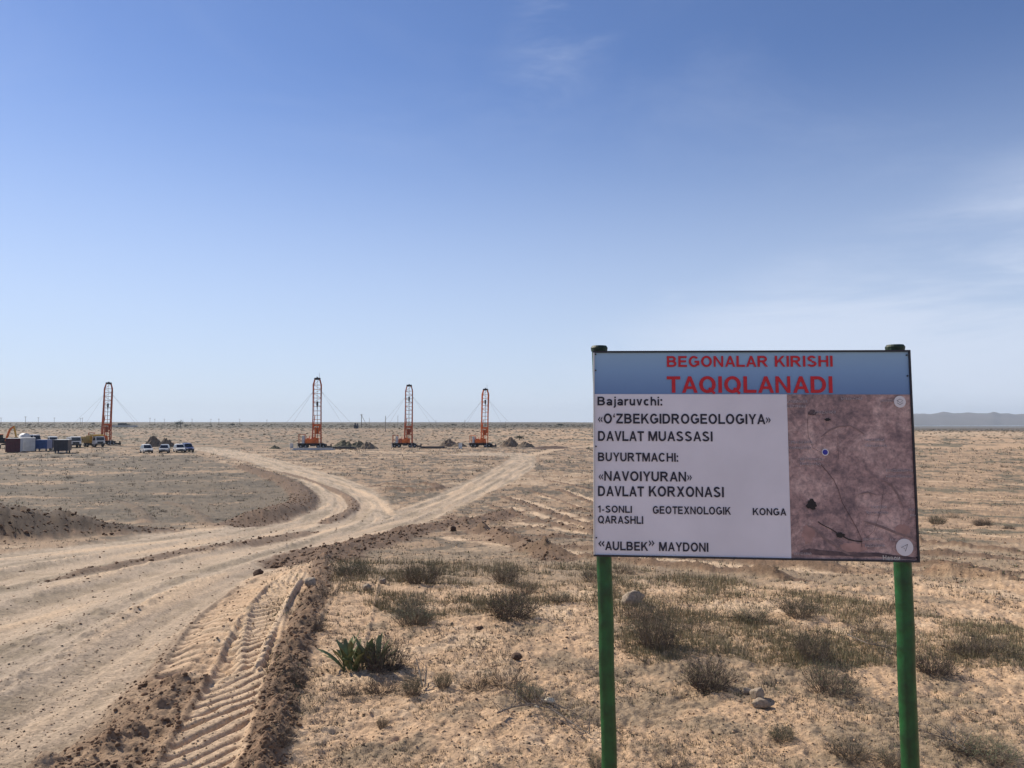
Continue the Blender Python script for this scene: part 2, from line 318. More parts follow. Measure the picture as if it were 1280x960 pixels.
MT['button'] = mat('pale_disc_print', (.66, .66, .70), .6); MT['bluedot'] = mat('blue_dot_print', (.03, .035, .33), .6)
MT['lake'] = mat('black_print', (.008, .006, .008), .6); MT['mapline'] = mat('dark_line_print', (.06, .03, .035), .6); MT['maplight'] = mat('pale_line_print', (.30, .20, .21), .6); MT['maptext'] = mat('grey_lettering_print', (.09, .07, .09), .6, 0, 0, 420, 0, color2=(.66, .60, .64))
MT['maptextw'] = mat('pale_lettering_print', (.55, .53, .5), .6)
MT['orange'] = mat('rig_orange', (.80, .18, .03), .55, 0, .35, 1.5, 0); MT['rust'] = mat('mast_rust_red', (.52, .125, .05), .65, 0, .4, 1.2)
MT['black'] = mat('dark_machinery', (.022, .022, .028), .6, 0, .4, 2); MT['steel'] = mat('grey_steel', (.30, .31, .33), .5, .3)
MT['wire'] = mat('guy_wire_steel', (.18, .18, .20), .5, .2)
MT['vwhite'] = mat('vehicle_white', (.70, .70, .68), .4, 0, .15, 2); MT['vgrey'] = mat('vehicle_silver', (.42, .43, .45), .35, .3, .1, 2); MT['vblue'] = mat('vehicle_blue', (.05, .08, .22), .4)
MT['glass'] = mat('dark_glass', (.015, .02, .03), .12); MT['tyre'] = mat('tyre_rubber', (.02, .02, .02), .85); MT['lamp'] = mat('lamp_glass', (.6, .6, .55), .2)
MT['yellow'] = mat('dull_yellow', (.62, .36, .05), .5, 0, .3, 2); MT['maroon'] = mat('maroon_paint', (.085, .016, .028), .6, 0, .3, 1.5); MT['cblue'] = mat('blue_paint', (.012, .07, .24), .55, 0, .3, 1.5)
MT['cwhite'] = mat('chalky_white_paint', (.52, .53, .54), .6, 0, .2, 1.2); MT['cgrey'] = mat('charcoal_paint', (.035, .035, .05), .6, 0, .3, 1.5)
MT['wood'] = mat('weathered_wood', (.16, .13, .11), .9, 0, .3, 3); MT['spoil'] = mat('grey_spoil_soil', (.20, .15, .105), .95, 0, .45, 2.2, .6); MT['spoilg'] = mat('olive_spoil_soil', (.15, .135, .085), .95, 0, .5, 2.2, .6)
MT['hill'] = mat('hill_rock', (.16, .135, .12), .95, 0, .35, .004); MT['stone'] = mat('pale_stone', (.37, .29, .215), .85, 0, .45, 45, .8); MT['stonew'] = mat('cream_stone', (.68, .60, .45), .8, 0, .25, 45, .6); MT['stoned'] = mat('dark_brown_clod', (.10, .055, .035), .9, 0, .4, 60, .8)
MT['twig'] = mat('dry_twig', (.21, .165, .125), .9, 0, .45, 12); MT['twigd'] = mat('dark_twig', (.125, .095, .078), .9, 0, .4, 12); MT['branch'] = mat('grey_branch', (.20, .165, .14), .9, 0, .4, 25)
MT['fol'] = mat('olive_foliage', (.115, .11, .052), .85, 0, .4, 10); MT['folg'] = mat('grey_green_foliage', (.13, .14, .075), .85, 0, .4, 10)
MT['leaf'] = mat('blue_green_leaf', (.19, .25, .11), .85, 0, 0, 6, 0, color2=(.16, .145, .07)); MT['rib'] = mat('pale_leaf_rib', (.30, .34, .2), .5)
MT['grass'] = mat('grass_blades', (1, 1, 1), .8, 0, .2, 6, attr='Col'); MT['tree'] = mat('far_tree_leaf', (.045, .055, .03), .9, 0, .4, .5); MT['bark'] = mat('bark', (.10, .08, .06), .9)
MT['plaster'] = mat('far_plaster', (.50, .47, .42), .8); MT['roof'] = mat('far_roof', (.09, .10, .10), .7); MT['dnavy'] = mat('dark_navy_paint', (.015, .018, .04), .6)
# ------------------------------------------------------------------ object helpers
def mk(name, V, Fc, m, parent=None, smooth=False, cols=None):
    me = bpy.data.meshes.new(name); me.from_pydata([tuple(v) for v in V], [], Fc); me.materials.append(m)
    if smooth: me.polygons.foreach_set('use_smooth', [True] * len(me.polygons))
    o = bpy.data.objects.new(name, me); C.collection.objects.link(o); o.parent = parent; return o
def mk_np(name, V, Q, m, cols=None, smooth=False, parent=None):
    me = bpy.data.meshes.new(name); n = Q.shape[1]
    me.vertices.add(len(V)); me.vertices.foreach_set('co', np.ascontiguousarray(V, np.float32).ravel())
    me.loops.add(Q.size); me.loops.foreach_set('vertex_index', np.ascontiguousarray(Q, np.int32).ravel())
    me.polygons.add(len(Q)); me.polygons.foreach_set('loop_start', np.arange(0, Q.size, n, dtype=np.int32))
    if smooth: me.polygons.foreach_set('use_smooth', np.ones(len(Q), bool))
    me.update(calc_edges=True)
    if cols is not None:
        a = me.color_attributes.new('Col', 'FLOAT_COLOR', 'POINT'); c4 = np.ones((len(V), 4), np.float32); c4[:, :3] = cols; a.data.foreach_set('color', c4.ravel())
    me.materials.append(m); o = bpy.data.objects.new(name, me); C.collection.objects.link(o); o.parent = parent; return o
def tag(o, label=None, cat=None, group=None, kind=None):
    for k, v in (('label', label), ('category', cat), ('group', group), ('kind', kind)):
        if v: o[k] = v
    return o
def empty(name, loc, rz=0, label=None, cat=None, group=None, sc=1):
    o = bpy.data.objects.new(name, None); C.collection.objects.link(o); o.location = loc; o.rotation_euler = (0, 0, rz); o.scale = (sc,) * 3; o.empty_display_size = .1
    return tag(o, label, cat, group)
def copy_tree(o, parent=None):
    c = o.copy(); C.collection.objects.link(c); c.parent = parent
    for ch in list(o.children): copy_tree(ch, c)
    return c
class MB:
    def __init__(s): s.V = []; s.F = []
    def box(s, c, d, rz=0, M4=None):
        b = len(s.V); m = Matrix.Rotation(rz, 3, 'Z')
        for k in range(8):
            p = Vector(((k & 1) - .5, ((k >> 1) & 1) - .5, ((k >> 2) & 1) - .5)); p = Vector((p.x * d[0], p.y * d[1], p.z * d[2])); p = m @ p + Vector(c)
            if M4 is not None: p = M4 @ p
            s.V.append(tuple(p))
        for f in ((0, 2, 3, 1), (4, 5, 7, 6), (0, 1, 5, 4), (2, 6, 7, 3), (0, 4, 6, 2), (1, 3, 7, 5)): s.F.append(tuple(b + i for i in f))
        return s
    def bar(s, p, q, r0, r1=None, n=6, cap=True):
        r1 = r0 if r1 is None else r1; p = Vector(p); q = Vector(q); d = (q - p).normalized(); a = d.orthogonal().normalized(); e = d.cross(a); b = len(s.V)
        for c, r in ((p, r0), (q, r1)):
            for k in range(n): t = 2 * math.pi * k / n; s.V.append(tuple(c + (a * math.cos(t) + e * math.sin(t)) * r))
        for k in range(n): s.F.append((b + k, b + (k + 1) % n, b + n + (k + 1) % n, b + n + k))
        if cap: s.F.append(tuple(b + k for k in reversed(range(n)))); s.F.append(tuple(b + n + k for k in range(n)))
        return s
    def prism(s, prof, x0, x1, inset=None):        # profile in (y,z), extruded along x; inset = list of x insets per point
        n = len(prof); b = len(s.V); inset = inset or [0] * n
        for sg, x in ((1, x0), (-1, x1)):
            for (y, z), i in zip(prof, inset): s.V.append((x + sg * i, y, z))
        for k in range(n): s.F.append((b + k, b + n + k, b + n + (k + 1) % n, b + (k + 1) % n))
        s.F.append(tuple(b + k for k in range(n))); s.F.append(tuple(b + n + k for k in reversed(range(n)))); return s
    def build(s, name, m, parent=None, smooth=False): return mk(name, s.V, s.F, m, parent, smooth)
def ico(sub=2):
    bm = bmesh.new(); bmesh.ops.create_icosphere(bm, subdivisions=sub, radius=1); V = np.array([v.co[:] for v in bm.verts]); Fc = np.array([[v.index for v in f.verts] for f in bm.faces]); bm.free(); return V, Fc
ICO1, ICOF1 = ico(1); ICO2, ICOF2 = ico(2); ICO3, ICOF3 = ico(3)
# ------------------------------------------------------------------ ground sheet
ypx = np.arange(975.0, 553.0, -.80)
rr = np.array([G(640, p)[1] for p in ypx])
rr = np.concatenate([np.linspace(.25, rr[0], 60, endpoint=False), rr, rr[-1] * np.exp(np.linspace(0, math.log(8500 / rr[-1]), 110))[1:]])
fine = np.arctan(np.linspace(-.78, .80, 1200)); gap = 2 * math.pi - (fine[-1] - fine[0]); coarse = fine[-1] + gap * np.linspace(0, 1, 92)[1:-1]
th = np.concatenate([fine, coarse]); nT, nR = len(th), len(rr)
X = rr[:, None] * np.sin(th)[None]; Y = rr[:, None] * np.cos(th)[None]
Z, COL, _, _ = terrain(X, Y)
V = np.stack([X, Y, Z], -1).reshape(-1, 3); V = np.vstack([V, [[0, 0, 0]]])
i = np.arange(nR - 1)[:, None] * nT; j = np.arange(nT)[None]; j2 = (j + 1) % nT
Q = np.stack([i + j, i + nT + j, i + nT + j2, i + j2], -1).reshape(-1, 4)[:, ::-1]
cols = np.vstack([COL.reshape(-1, 3), COL[0, :1]])
ctr = len(V) - 1
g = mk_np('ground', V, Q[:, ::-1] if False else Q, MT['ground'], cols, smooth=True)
if g.data.polygons[5].normal.z < 0: g.data.flip_normals()
tag(g, kind='structure')
def hill_mesh():
    us = np.linspace(.24, 1.25, 260); ds = np.linspace(0, 1, 14); Vh = []
    for t in ds:
        Yh = 6400 + 1900 * t; Xh = us * Yh; prof = math.sin(math.pi * min(1, t * 1.0)) ** .8
        env = ss(us, .24, .42) * (1 - .45 * ss(us, .62, 1.2)); hh = 112 * env * (1 + .22 * fbm(us * 14, us * 0 + t * .6, 3, 4) + .10 * fbm(us * 60, us * 0 + t, 13, 3)) * prof * (1 + .16 * fbm(us * 40, us * 0 + t * 5, 9, 3))
        Vh.append(np.stack([Xh, us * 0 + Yh, -16 + hh], -1))
    Vh = np.array(Vh); n = len(us); i = np.arange(13)[:, None] * n; j = np.arange(n - 1)[None]
    return Vh.reshape(-1, 3), np.stack([i + j, i + j + 1, i + n + j + 1, i + n + j], -1).reshape(-1, 4)
hv, hq = hill_mesh(); tag(mk_np('hills', hv, hq, MT['hill'], smooth=True), kind='structure')
hb = MB().box((0, 0, 65), (17800, 17800, 190)); hz = hb.build('haze', MT['ground']); hm = bpy.data.materials.new('haze_air'); hm.use_nodes = True; hn = hm.node_tree; hn.nodes.clear()
ho = hn.nodes.new('ShaderNodeOutputMaterial'); hp = hn.nodes.new('ShaderNodeVolumePrincipled'); hp.inputs['Color'].default_value = (.74, .86, 1, 1); hp.inputs['Density'].default_value = 8.5e-5; hp.inputs['Anisotropy'].default_value = .2
hn.links.new(hp.outputs[0], ho.inputs['Volume']); hz.data.materials.clear(); hz.data.materials.append(hm); tag(hz, kind='stuff')

# ------------------------------------------------------------------ the information sign
def cam_proj(p):
    q = Vector(p) - Vector((0, 0, CAMZ)); fz = q.y * math.cos(PITCH) + q.z * math.sin(PITCH); up = -q.y * math.sin(PITCH) + q.z * math.cos(PITCH)
    return 640 + F * q.x / fz, 480 - F * up / fz
BW = 1.24
def fit_board():                              # pose and height of a true rectangle 1.24 m wide
    tgt = np.array([741.5, 439.5, 1136.5, 438.5, 1148.5, 702.5, 743, 694.5]); p = np.array([.95, 3.0, 1.55, 0, 0, -.12, .8])
    def res(p):
        Rm = Euler(p[3:6]).to_matrix(); o = []
        for sx_, sz_ in ((-1, 1), (1, 1), (1, -1), (-1, -1)):
            o += cam_proj(Vector(p[:3]) + Rm @ Vector((sx_ * BW / 2, 0, sz_ * p[6] / 2)))
        return np.array(o) - tgt
    for _ in range(40):
        r = res(p); J = np.array([(res(p + np.eye(7)[k] * 1e-5) - r) / 1e-5 for k in range(7)]).T
        p = p - np.linalg.lstsq(J, r, rcond=None)[0]
    print('board fit', p, np.abs(res(p)).max()); return p
bp_ = fit_board(); BH = float(bp_[6]); BM = Matrix.Translation(Vector(bp_[:3])) @ Euler(bp_[3:6]).to_matrix().to_4x4(); BMi = BM.inverted()
def B(px, py):                                # a point of the photograph on the board: local x, z
    o = BMi @ Vector((0, 0, CAMZ)); d = BMi.to_3x3() @ ray(px, py); t = -o.y / d.y; return o.x + d.x * t, o.z + d.z * t
sign = empty('information_sign', BM.translation, label='large printed information board with blue header and satellite map on two green posts', cat='sign'); sign.rotation_euler = Euler(bp_[3:6])
panel = MB().box((0, .012, 0), (BW - .006, .022, BH - .006)).build('board', MT['edge_l'], sign)
fr = MB(); t_ = .007
fr.box((0, .008, BH / 2 - t_ / 2 + .002), (BW + .004, .032, t_)).box((0, .008, -BH / 2 + t_ / 2 - .002), (BW + .004, .032, t_)).box((BW / 2 - t_ / 2 + .002, .008, 0), (t_, .0315, BH - .01))
fr.build('frame', MT['edge'], panel)
MB().box((-BW / 2 + .001, .008, 0), (.005, .0315, BH - .01)).build('metal_edge', MT['edge_l'], panel)
hz0 = B(860, 492.7)[1]; sxm = (B(984, 494)[0] + B(988.5, 697)[0]) / 2; xl, xr, zt, zb = -BW / 2 + .004, BW / 2 - .005, BH / 2 - .005, -BH / 2 + .005
def sheet(name, x0, x1, z0, z1, m, y=-.0015, nx=1, nz=1, dz=None):
    V, Q = [], []
    for a in range(nz + 1):
        for b in range(nx + 1): V.append((x0 + (x1 - x0) * b / nx, y + (dz(b / nx, a / nz) if dz else 0), z0 + (z1 - z0) * a / nz))
    for a in range(nz):
        for b in range(nx): k = a * (nx + 1) + b; Q.append((k, k + 1, k + nx + 2, k + nx + 1))
    o = mk(name, V, Q, m, panel, smooth=True); return o
wav = lambda s, t: .0012 * math.sin(5 * s + 2 * t) * math.sin(math.pi * s) * math.sin(math.pi * t)
# header print: a printed blue gradient
mh = bpy.data.materials.new('blue_gradient_print'); mh.use_nodes = True; t = mh.node_tree; b = t.nodes['Principled BSDF']; b.inputs['Roughness'].default_value = .5
txc = t.nodes.new('ShaderNodeTexCoord'); sp = t.nodes.new('ShaderNodeSeparateXYZ'); cr = t.nodes.new('ShaderNodeValToRGB'); mr = t.nodes.new('ShaderNodeMapRange')
t.links.new(txc.outputs['Object'], sp.inputs[0]); t.links.new(sp.outputs[2], mr.inputs['Value']); mr.inputs['From Min'].default_value = hz0; mr.inputs['From Max'].default_value = zt
cr.color_ramp.elements[0].color = (.12, .23, .45, 1); cr.color_ramp.elements[1].color = (.27, .44, .62, 1); e = cr.color_ramp.elements.new(.55); e.color = (.20, .35, .58, 1)
t.links.new(mr.outputs[0], cr.inputs[0]); t.links.new(cr.outputs[0], b.inputs['Base Color'])
sheet('header_print', xl, xr, hz0, zt, mh, -.0015)
sheet('text_print', xl, sxm, zb, hz0 - .0005, MT['white'], -.0015, 24, 16, wav)
# map print: blotchy satellite colours
mm_ = bpy.data.materials.new('satellite_map_print'); mm_.use_nodes = True; t = mm_.node_tree; b = t.nodes['Principled BSDF']; b.inputs['Roughness'].default_value = .55
txc = t.nodes.new('ShaderNodeTexCoord')
def tn(scale, det, loc=0, dist=0, rough=.6):
    mp = t.nodes.new('ShaderNodeMapping'); mp.inputs['Location'].default_value = (loc, 0, loc * .7); t.links.new(txc.outputs['Object'], mp.inputs[0])
    n = t.nodes.new('ShaderNodeTexNoise'); n.inputs['Scale'].default_value = scale; n.inputs['Detail'].default_value = det; n.inputs['Distortion'].default_value = dist; n.inputs['Roughness'].default_value = rough; t.links.new(mp.outputs[0], n.inputs['Vector']); return n.outputs['Fac']
def rampc(f, stops):
    c = t.nodes.new('ShaderNodeValToRGB'); c.color_ramp.elements[0].position = stops[0][0]; c.color_ramp.elements[0].color = (*stops[0][1], 1); c.color_ramp.elements[1].position = stops[-1][0]; c.color_ramp.elements[1].color = (*stops[-1][1], 1)
    for p, v in stops[1:-1]: c.color_ramp.elements.new(p).color = (*v, 1)
    t.links.new(f, c.inputs[0]); return c.outputs[0]
base = rampc(tn(7, 11, 0, .8, .68), [(.36, (.17, .125, .135)), (.5, (.34, .235, .225)), (.64, (.52, .385, .355))])
fine_ = rampc(tn(45, 8, 3, .3, .75), [(.38, (.55, .56, .62)), (.62, (1.3, 1.25, 1.25))])
mmx = t.nodes.new('ShaderNodeMix'); mmx.data_type = 'RGBA'; mmx.blend_type = 'MULTIPLY'; mmx.inputs[0].default_value = 1; t.links.new(base, mmx.inputs[6]); t.links.new(fine_, mmx.inputs[7])
t.links.new(mmx.outputs[2], b.inputs['Base Color'])
sheet('map_print', sxm + .0005, xr, zb, hz0 - .0005, mm_, -.0015)
# capital height 1, stem .2: each letter is a set of bars, slanted bars and bows, like a bold grotesque
gs, gt = .225, .185
def gR(a, b, c, d): return [[(a, b), (c, b), (c, d), (a, d)]]
def gQ(*p): return [list(p)]
def gM(q, w): return [[(w - x, y) for x, y in s][::-1] for s in q]
def gA(cx, cy, rx, ry, a0, a1, s=None, t=None):
    s = gs if s is None else s; t = gt if t is None else t; n = max(4, int(abs(a1 - a0) / 12)); o = []
    P = [(R(a0 + (a1 - a0) * i / n)) for i in range(n + 1)]
    for a, b in zip(P[:-1], P[1:]):
        o.append([(cx + rx * math.cos(a), cy + ry * math.sin(a)), (cx + rx * math.cos(b), cy + ry * math.sin(b)), (cx + (rx - s) * math.cos(b), cy + (ry - t) * math.sin(b)), (cx + (rx - s) * math.cos(a), cy + (ry - t) * math.sin(a))])
    return o
st = gR(0, 0, gs, 1)
Aleg = gQ((0, 0), (.215, 0), (.58, 1), (.385, 1)); Vleg = gQ((0, 1), (.36, 0), (.55, 0), (.215, 1))
def g_s(q, k): return [[(x * k, y * k) for x, y in s] for s in q]
def g_t(q, dx, dy=0): return [[(x + dx, y + dy) for x, y in s] for s in q]
chev = gQ((0, .40), (.13, .40), (.25, .54), (.25, .72)) + gQ((0, .40), (.25, .08), (.25, .26), (.13, .40))
GB = st + gR(gs, 1 - gt, .50, 1) + gR(gs, .43, .52, .43 + gt) + gR(gs, 0, .52, gt) + gA(.50, .715, .35, .285, -90, 90) + gA(.52, .295, .39, .295, -90, 90)
GLY = {'A': (.965, Aleg + gM(Aleg, .965) + gR(.20, .23, .77, .39)), 'B': (.92, GB), 'C': (.97, gA(.5, .5, .5, .515, 42, 318)), 'D': (.93, st + gR(gs, 1 - gt, .45, 1) + gR(gs, 0, .45, gt) + gA(.45, .5, .48, .5, -90, 90)),
    'E': (.82, st + gR(gs, 1 - gt, .79, 1) + gR(gs, .42, .74, .42 + gt) + gR(gs, 0, .82, gt)), 'G': (1.0, gA(.5, .5, .5, .515, 42, 332) + gR(.54, .38, 1.0, .38 + gt) + gR(.82, .14, 1.0, .40)),
    'H': (.90, st + gR(.70, 0, .90, 1) + gR(gs, .42, .70, .42 + gt)), 'I': (.20, st), 'K': (.97, st + gQ((.19, .26), (.90, 1), (.65, 1), (.19, .52)) + gQ((.34, .56), (.73, 0), (.97, 0), (.48, .70))),
    'L': (.79, st + gR(gs, 0, .79, gt)), 'M': (1.08, gR(0, 0, .185, 1) + gR(.895, 0, 1.08, 1) + gQ((0, 1), (.455, 0), (.54, 0), (.54, .30), (.27, 1)) + gM(gQ((0, 1), (.455, 0), (.54, 0), (.54, .30), (.27, 1)), 1.08)),
    'N': (.90, gR(0, 0, .19, 1) + gR(.71, 0, .90, 1) + gQ((0, 1), (.70, 0), (.90, 0), (.20, 1))), 'O': (1.02, gA(.51, .5, .51, .515, 0, 360)), 'Q': (1.02, gA(.51, .5, .51, .515, 0, 360) + gQ((.54, .24), (.90, -.10), (1.0, .01), (.65, .34))),
    'R': (.97, st + gR(gs, 1 - gt, .53, 1) + gR(gs, .41, .53, .41 + gt) + gA(.53, .705, .36, .295, -90, 90) + gQ((.37, .43), (.73, 0), (.97, 0), (.62, .46))),
    'S': (.88, gA(.44, .745, .385, .27, 15, 275) + gA(.44, .265, .43, .28, 92, -165)), 'T': (.84, gR(0, 1 - gt, .84, 1) + gR(.31, 0, .53, 1 - gt)), 'U': (.90, gR(0, .38, gs, 1) + gR(.70, .38, .90, 1) + gA(.45, .38, .45, .395, 180, 360)),
    'V': (.91, Vleg + gM(Vleg, .91)), 'X': (.93, gQ((0, 0), (.24, 0), (.92, 1), (.68, 1)) + gM(gQ((0, 0), (.24, 0), (.92, 1), (.68, 1)), .93)), 'Y': (.93, gR(.365, 0, .565, .46) + gQ((0, 1), (.365, .42), (.565, .42), (.235, 1)) + gM(gQ((0, 1), (.365, .42), (.565, .42), (.235, 1)), .93)),
    'Z': (.82, gR(.02, 1 - gt, .80, 1) + gR(0, 0, .82, gt) + gQ((0, gt), (.25, gt), (.80, 1 - gt), (.55, 1 - gt))), '1': (.50, gR(.26, 0, .46, 1) + gQ((.03, .66), (.30, .80), (.30, 1), (.03, .82))), '-': (.42, gR(.03, .27, .40, .44)),
    '‘': (.20, gR(0, .62, .19, .80) + gQ((0, .78), (.10, .78), (.20, 1), (.10, 1))), '«': (.53, chev + g_t(chev, .28)), '»': (.53, gM(chev + g_t(chev, .28), .53)), ':': (.20, gR(0, 0, .20, .20) + gR(0, .53, .20, .73)),
    'a': (.70, gR(.50, 0, .69, .50) + gA(.35, .49, .34, .25, 0, 165) + gA(.33, .215, .33, .23, 0, 360)), 'j': (.27, gR(.08, -.10, .27, .73) + gR(.08, .84, .27, 1) + gA(.01, -.09, .26, .19, 270, 360)), 'r': (.46, gR(0, 0, .19, .73) + gA(.37, .42, .37, .32, 65, 180)),
    'u': (.66, gR(0, .28, .19, .73) + gR(.47, 0, .66, .73) + gA(.31, .28, .31, .29, 180, 350)), 'v': (.70, gQ((0, .73), (.26, 0), (.43, 0), (.21, .73)) + gM(gQ((0, .73), (.26, 0), (.43, 0), (.21, .73)), .70)), 'c': (.66, gA(.36, .365, .36, .375, 48, 312)),
    'h': (.67, gR(0, 0, .19, 1) + gA(.335, .42, .335, .32, 0, 170) + gR(.48, 0, .67, .43)), 'i': (.19, gR(0, 0, .19, .73) + gR(0, .84, .19, 1)), 'Н': (.90, st + gR(.70, 0, .90, 1) + gR(gs, .42, .70, .42 + gt)),
    'а': (.70, gR(.50, 0, .69, .50) + gA(.35, .49, .34, .25, 0, 165) + gA(.33, .215, .33, .23, 0, 360)), 'в': (.66, g_s(GB, .73)), 'о': (.74, gA(.37, .365, .37, .375, 0, 360)), 'и': (.66, gR(0, 0, .17, .73) + gR(.49, 0, .66, .73) + gQ((0, 0), (.20, 0), (.66, .73), (.46, .73)))}
def text_mesh(body, off=0):
    V, Q, x = [], [], 0
    for ch in body:
        if ch == ' ': x += .44; continue
        wd, prims = GLY[ch]; lay = 0
        for k, s in enumerate(prims):
            arc = k and len(s) == 4 and len(prims) > 8
            b = len(V); V += [(px_ + x, py_, (k % 40) * .00002) for px_, py_ in s]; Q.append(tuple(range(b, b + len(s))))
        x += wd + (.10 if ch in 'ATVYLK' else .16)
    me = bpy.data.meshes.new('lettering'); me.from_pydata(V, [], Q); return me
def lettering(body, x0, y0, x1, y1, m, off=19, y=-.0042, parent=panel, name='lettering'):
    me = text_mesh(body, off); V = np.array([v.co[:] for v in me.vertices]); lo, hi = V.min(0), V.max(0); xm, ym = (x0 + x1) / 2, (y0 + y1) / 2
    bx0, bx1 = B(x0, ym)[0], B(x1, ym)[0]; bz0, bz1 = B(xm, y1)[1], B(xm, y0)[1]
    for v in me.vertices: v.co = (bx0 + (v.co.x - lo[0]) / (hi[0] - lo[0]) * (bx1 - bx0), y - v.co.z, bz0 + (v.co.y - lo[1]) / (hi[1] - lo[1]) * (bz1 - bz0))
    me.materials.clear(); me.materials.append(m); me.name = name; o = bpy.data.objects.new(name, me); C.collection.objects.link(o); o.parent = parent; return o
for tx_, bb in (('BEGONALAR', (833.4, 444.9, 959.6, 458.9)), ('KIRISHI', (968.2, 444.7, 1040.4, 458.7)), ('TAQIQLANADI', (833.4, 470.3, 1040.2, 493.2))): lettering(tx_, *bb, MT['red'], 21)
for tx_, bb in (('Bajaruvchi:', (746.8, 496.0, 827.6, 510)), ('«O‘ZBEKGIDROGEOLOGIYA»', (747.5, 517.2, 963, 530)), ('DAVLAT', (747.5, 538.9, 804.9, 551.3)), ('MUASSASI', (810.4, 539.1, 890.5, 551.7)), ('BUYURTMACHI:', (747.5, 565.8, 847.5, 577)),
                ('«NAVOIYURAN»', (748.2, 589.2, 864.7, 601.6)), ('DAVLAT', (747.5, 607.7, 804.9, 620.4)), ('KORXONASI', (811, 608, 904.6, 621.2)), ('1-SONLI', (747.5, 632, 789.8, 640.9)), ('GEOTEXNOLOGIK', (815.9, 633, 913.5, 642.9)),
                ('KONGA', (940.7, 635.1, 982.6, 644.2)), ('QARASHLI', (747.5, 644.7, 803.9, 655.4)), ('AULBEK', (756.4, 677, 810, 688.1)), ('MAYDONI', (823.8, 677.8, 885.3, 689.3))):
    lettering(tx_, *bb, MT['ink'], 17)
lettering('«', 747.8, 675.5, 755.2, 683.5, MT['ink'], 20); lettering('»', 811.2, 675, 818, 683, MT['ink'], 20)
def blob(name, cx_, cy_, rx, ry, m, y=-.0042, seed=0, jag=.0, n=28, parent=panel):
    c = B(cx_, cy_); ex = B(cx_ + rx, cy_)[0] - c[0]; ez = B(cx_, cy_ - ry)[1] - c[1]; rd_ = random.Random(seed); V = []
    for k in range(n):
        a = 2 * math.pi * k / n; q = 1 + jag * (rd_.random() - .5) * 2; V.append((c[0] + ex * q * math.cos(a), y, c[1] + ez * q * math.sin(a)))
    return mk(name, V, [tuple(range(n))], m, parent)
def stroke(name, pts, wpx, m, y=-.0036, parent=panel, loop=False):
    P = [Vector((B(*p)[0], B(*p)[1])) for p in pts]; V, Q = [], []; ww = wpx * .00153
    if loop: P.append(P[0])
    for k, p in enumerate(P):
        a = P[max(0, k - 1)]; b = P[min(len(P) - 1, k + 1)]; d = (b - a).normalized(); wk = ww * (wpx_t[k] if (wpx_t := getattr(stroke, 'taper', None)) else 1); V += [(p.x - d.y * wk, y, p.y + d.x * wk), (p.x + d.y * wk, y, p.y - d.x * wk)]
        if k: b0 = 2 * k; Q.append((b0 - 2, b0 - 1, b0 + 1, b0))
    return mk(name, V, Q, m, parent)
MT['mapmid'] = mat('soft_hills_print', (.17, .12, .125), .6, 0, 0, 60, 0, color2=(.25, .175, .17)); MT['mapdark'] = mat('dark_hills_print', (.045, .032, .045), .6, 0, 0, 30, 0, color2=(.14, .095, .10)); MT['mappink'] = mat('pink_ground_print', (.42, .26, .24), .6, 0, .3, 25)
blob('map_patch', 1067, 684, 17, 6, MT['mappink'], -.0026, 3, .15); blob('map_patch', 1010, 668, 8, 11, MT['mappink'], -.0025, 5, .25); blob('map_patch', 1128, 662, 10, 7, MT['mappink'], -.0026, 8, .2)
def ribbon(pts, ws, m, y): 
    stroke.taper = ws; o = stroke('map_hill_band', pts, 1, m, y); stroke.taper = None; return o
stroke.taper = None
ribbon([(1000, 690), (1012, 689), (1030, 691), (1050, 692), (1072, 693.5), (1095, 693), (1120, 696), (1144, 698)], [3, 7, 6.5, 5, 5, 5, 4, 3], MT['mapdark'], -.0029)
ribbon([(1009, 657), (1017, 660), (1024, 667), (1032, 674), (1043, 681), (1052, 688), (1062, 693)], [1, 3.2, 3.5, 2.5, 2.5, 3, 2], MT['mapmid'], -.0030)
ribbon([(1078, 651), (1092, 655), (1106, 660), (1120, 666), (1136, 671), (1146, 676)], [1, 3, 3.2, 3, 2.6, 2], MT['mapmid'], -.0029)
ribbon([(1026, 546), (1036, 538), (1048, 533), (1062, 532), (1072, 537), (1080, 543)], [1, 2.4, 2, 1.2, 2, .8], MT['mapmid'], -.0029)
ribbon([(1104, 601), (1114, 606), (1122, 618), (1128, 632)], [.6, 2.4, 2.6, 1], MT['mapmid'], -.0031)
ribbon([(1072, 618), (1084, 615), (1096, 619)], [.6, 2.4, .6], MT['mapmid'], -.0031)
blob('map_lake', 1014.2, 630.4, 6.4, 6.2, MT['lake'], seed=4, jag=.22); blob('map_lake', 1050, 668.6, 5.2, 3.2, MT['lake'], seed=6, jag=.25); blob('map_lake', 1034, 524.5, 4, 1.8, MT['lake'], seed=9, jag=.3); blob('map_lake', 1015, 516, 4.6, 3.6, MT['mapdark'], seed=2, jag=.3)
stroke('map_lake', [(1051, 669), (1060, 674), (1068, 676), (1077, 677)], 1.4, MT['lake']); stroke('map_lake', [(1022, 652), (1028, 656), (1038, 661), (1046, 666)], 1.0, MT['lake'])
stroke('map_road', [(1026, 581), (1034, 590), (1042, 600), (1048, 613), (1052, 627), (1058, 638), (1065, 650), (1071, 661), (1076, 672), (1077, 684)], .55, MT['mapline'])
stroke('map_road', [(1010, 514), (1009, 530), (1010, 545), (1016, 560), (1027, 566)], .35, MT['mapline']); stroke('map_road', [(1047, 545), (1047, 560), (1048, 574)], .35, MT['mapline'])
stroke('map_road', [(1033, 574), (1050, 576), (1070, 575), (1085, 576)], .35, MT['maplight']); stroke('map_road', [(1080, 592), (1090, 596), (1103, 600), (1118, 605), (1128, 618), (1134, 636)], .5, MT['maplight'])
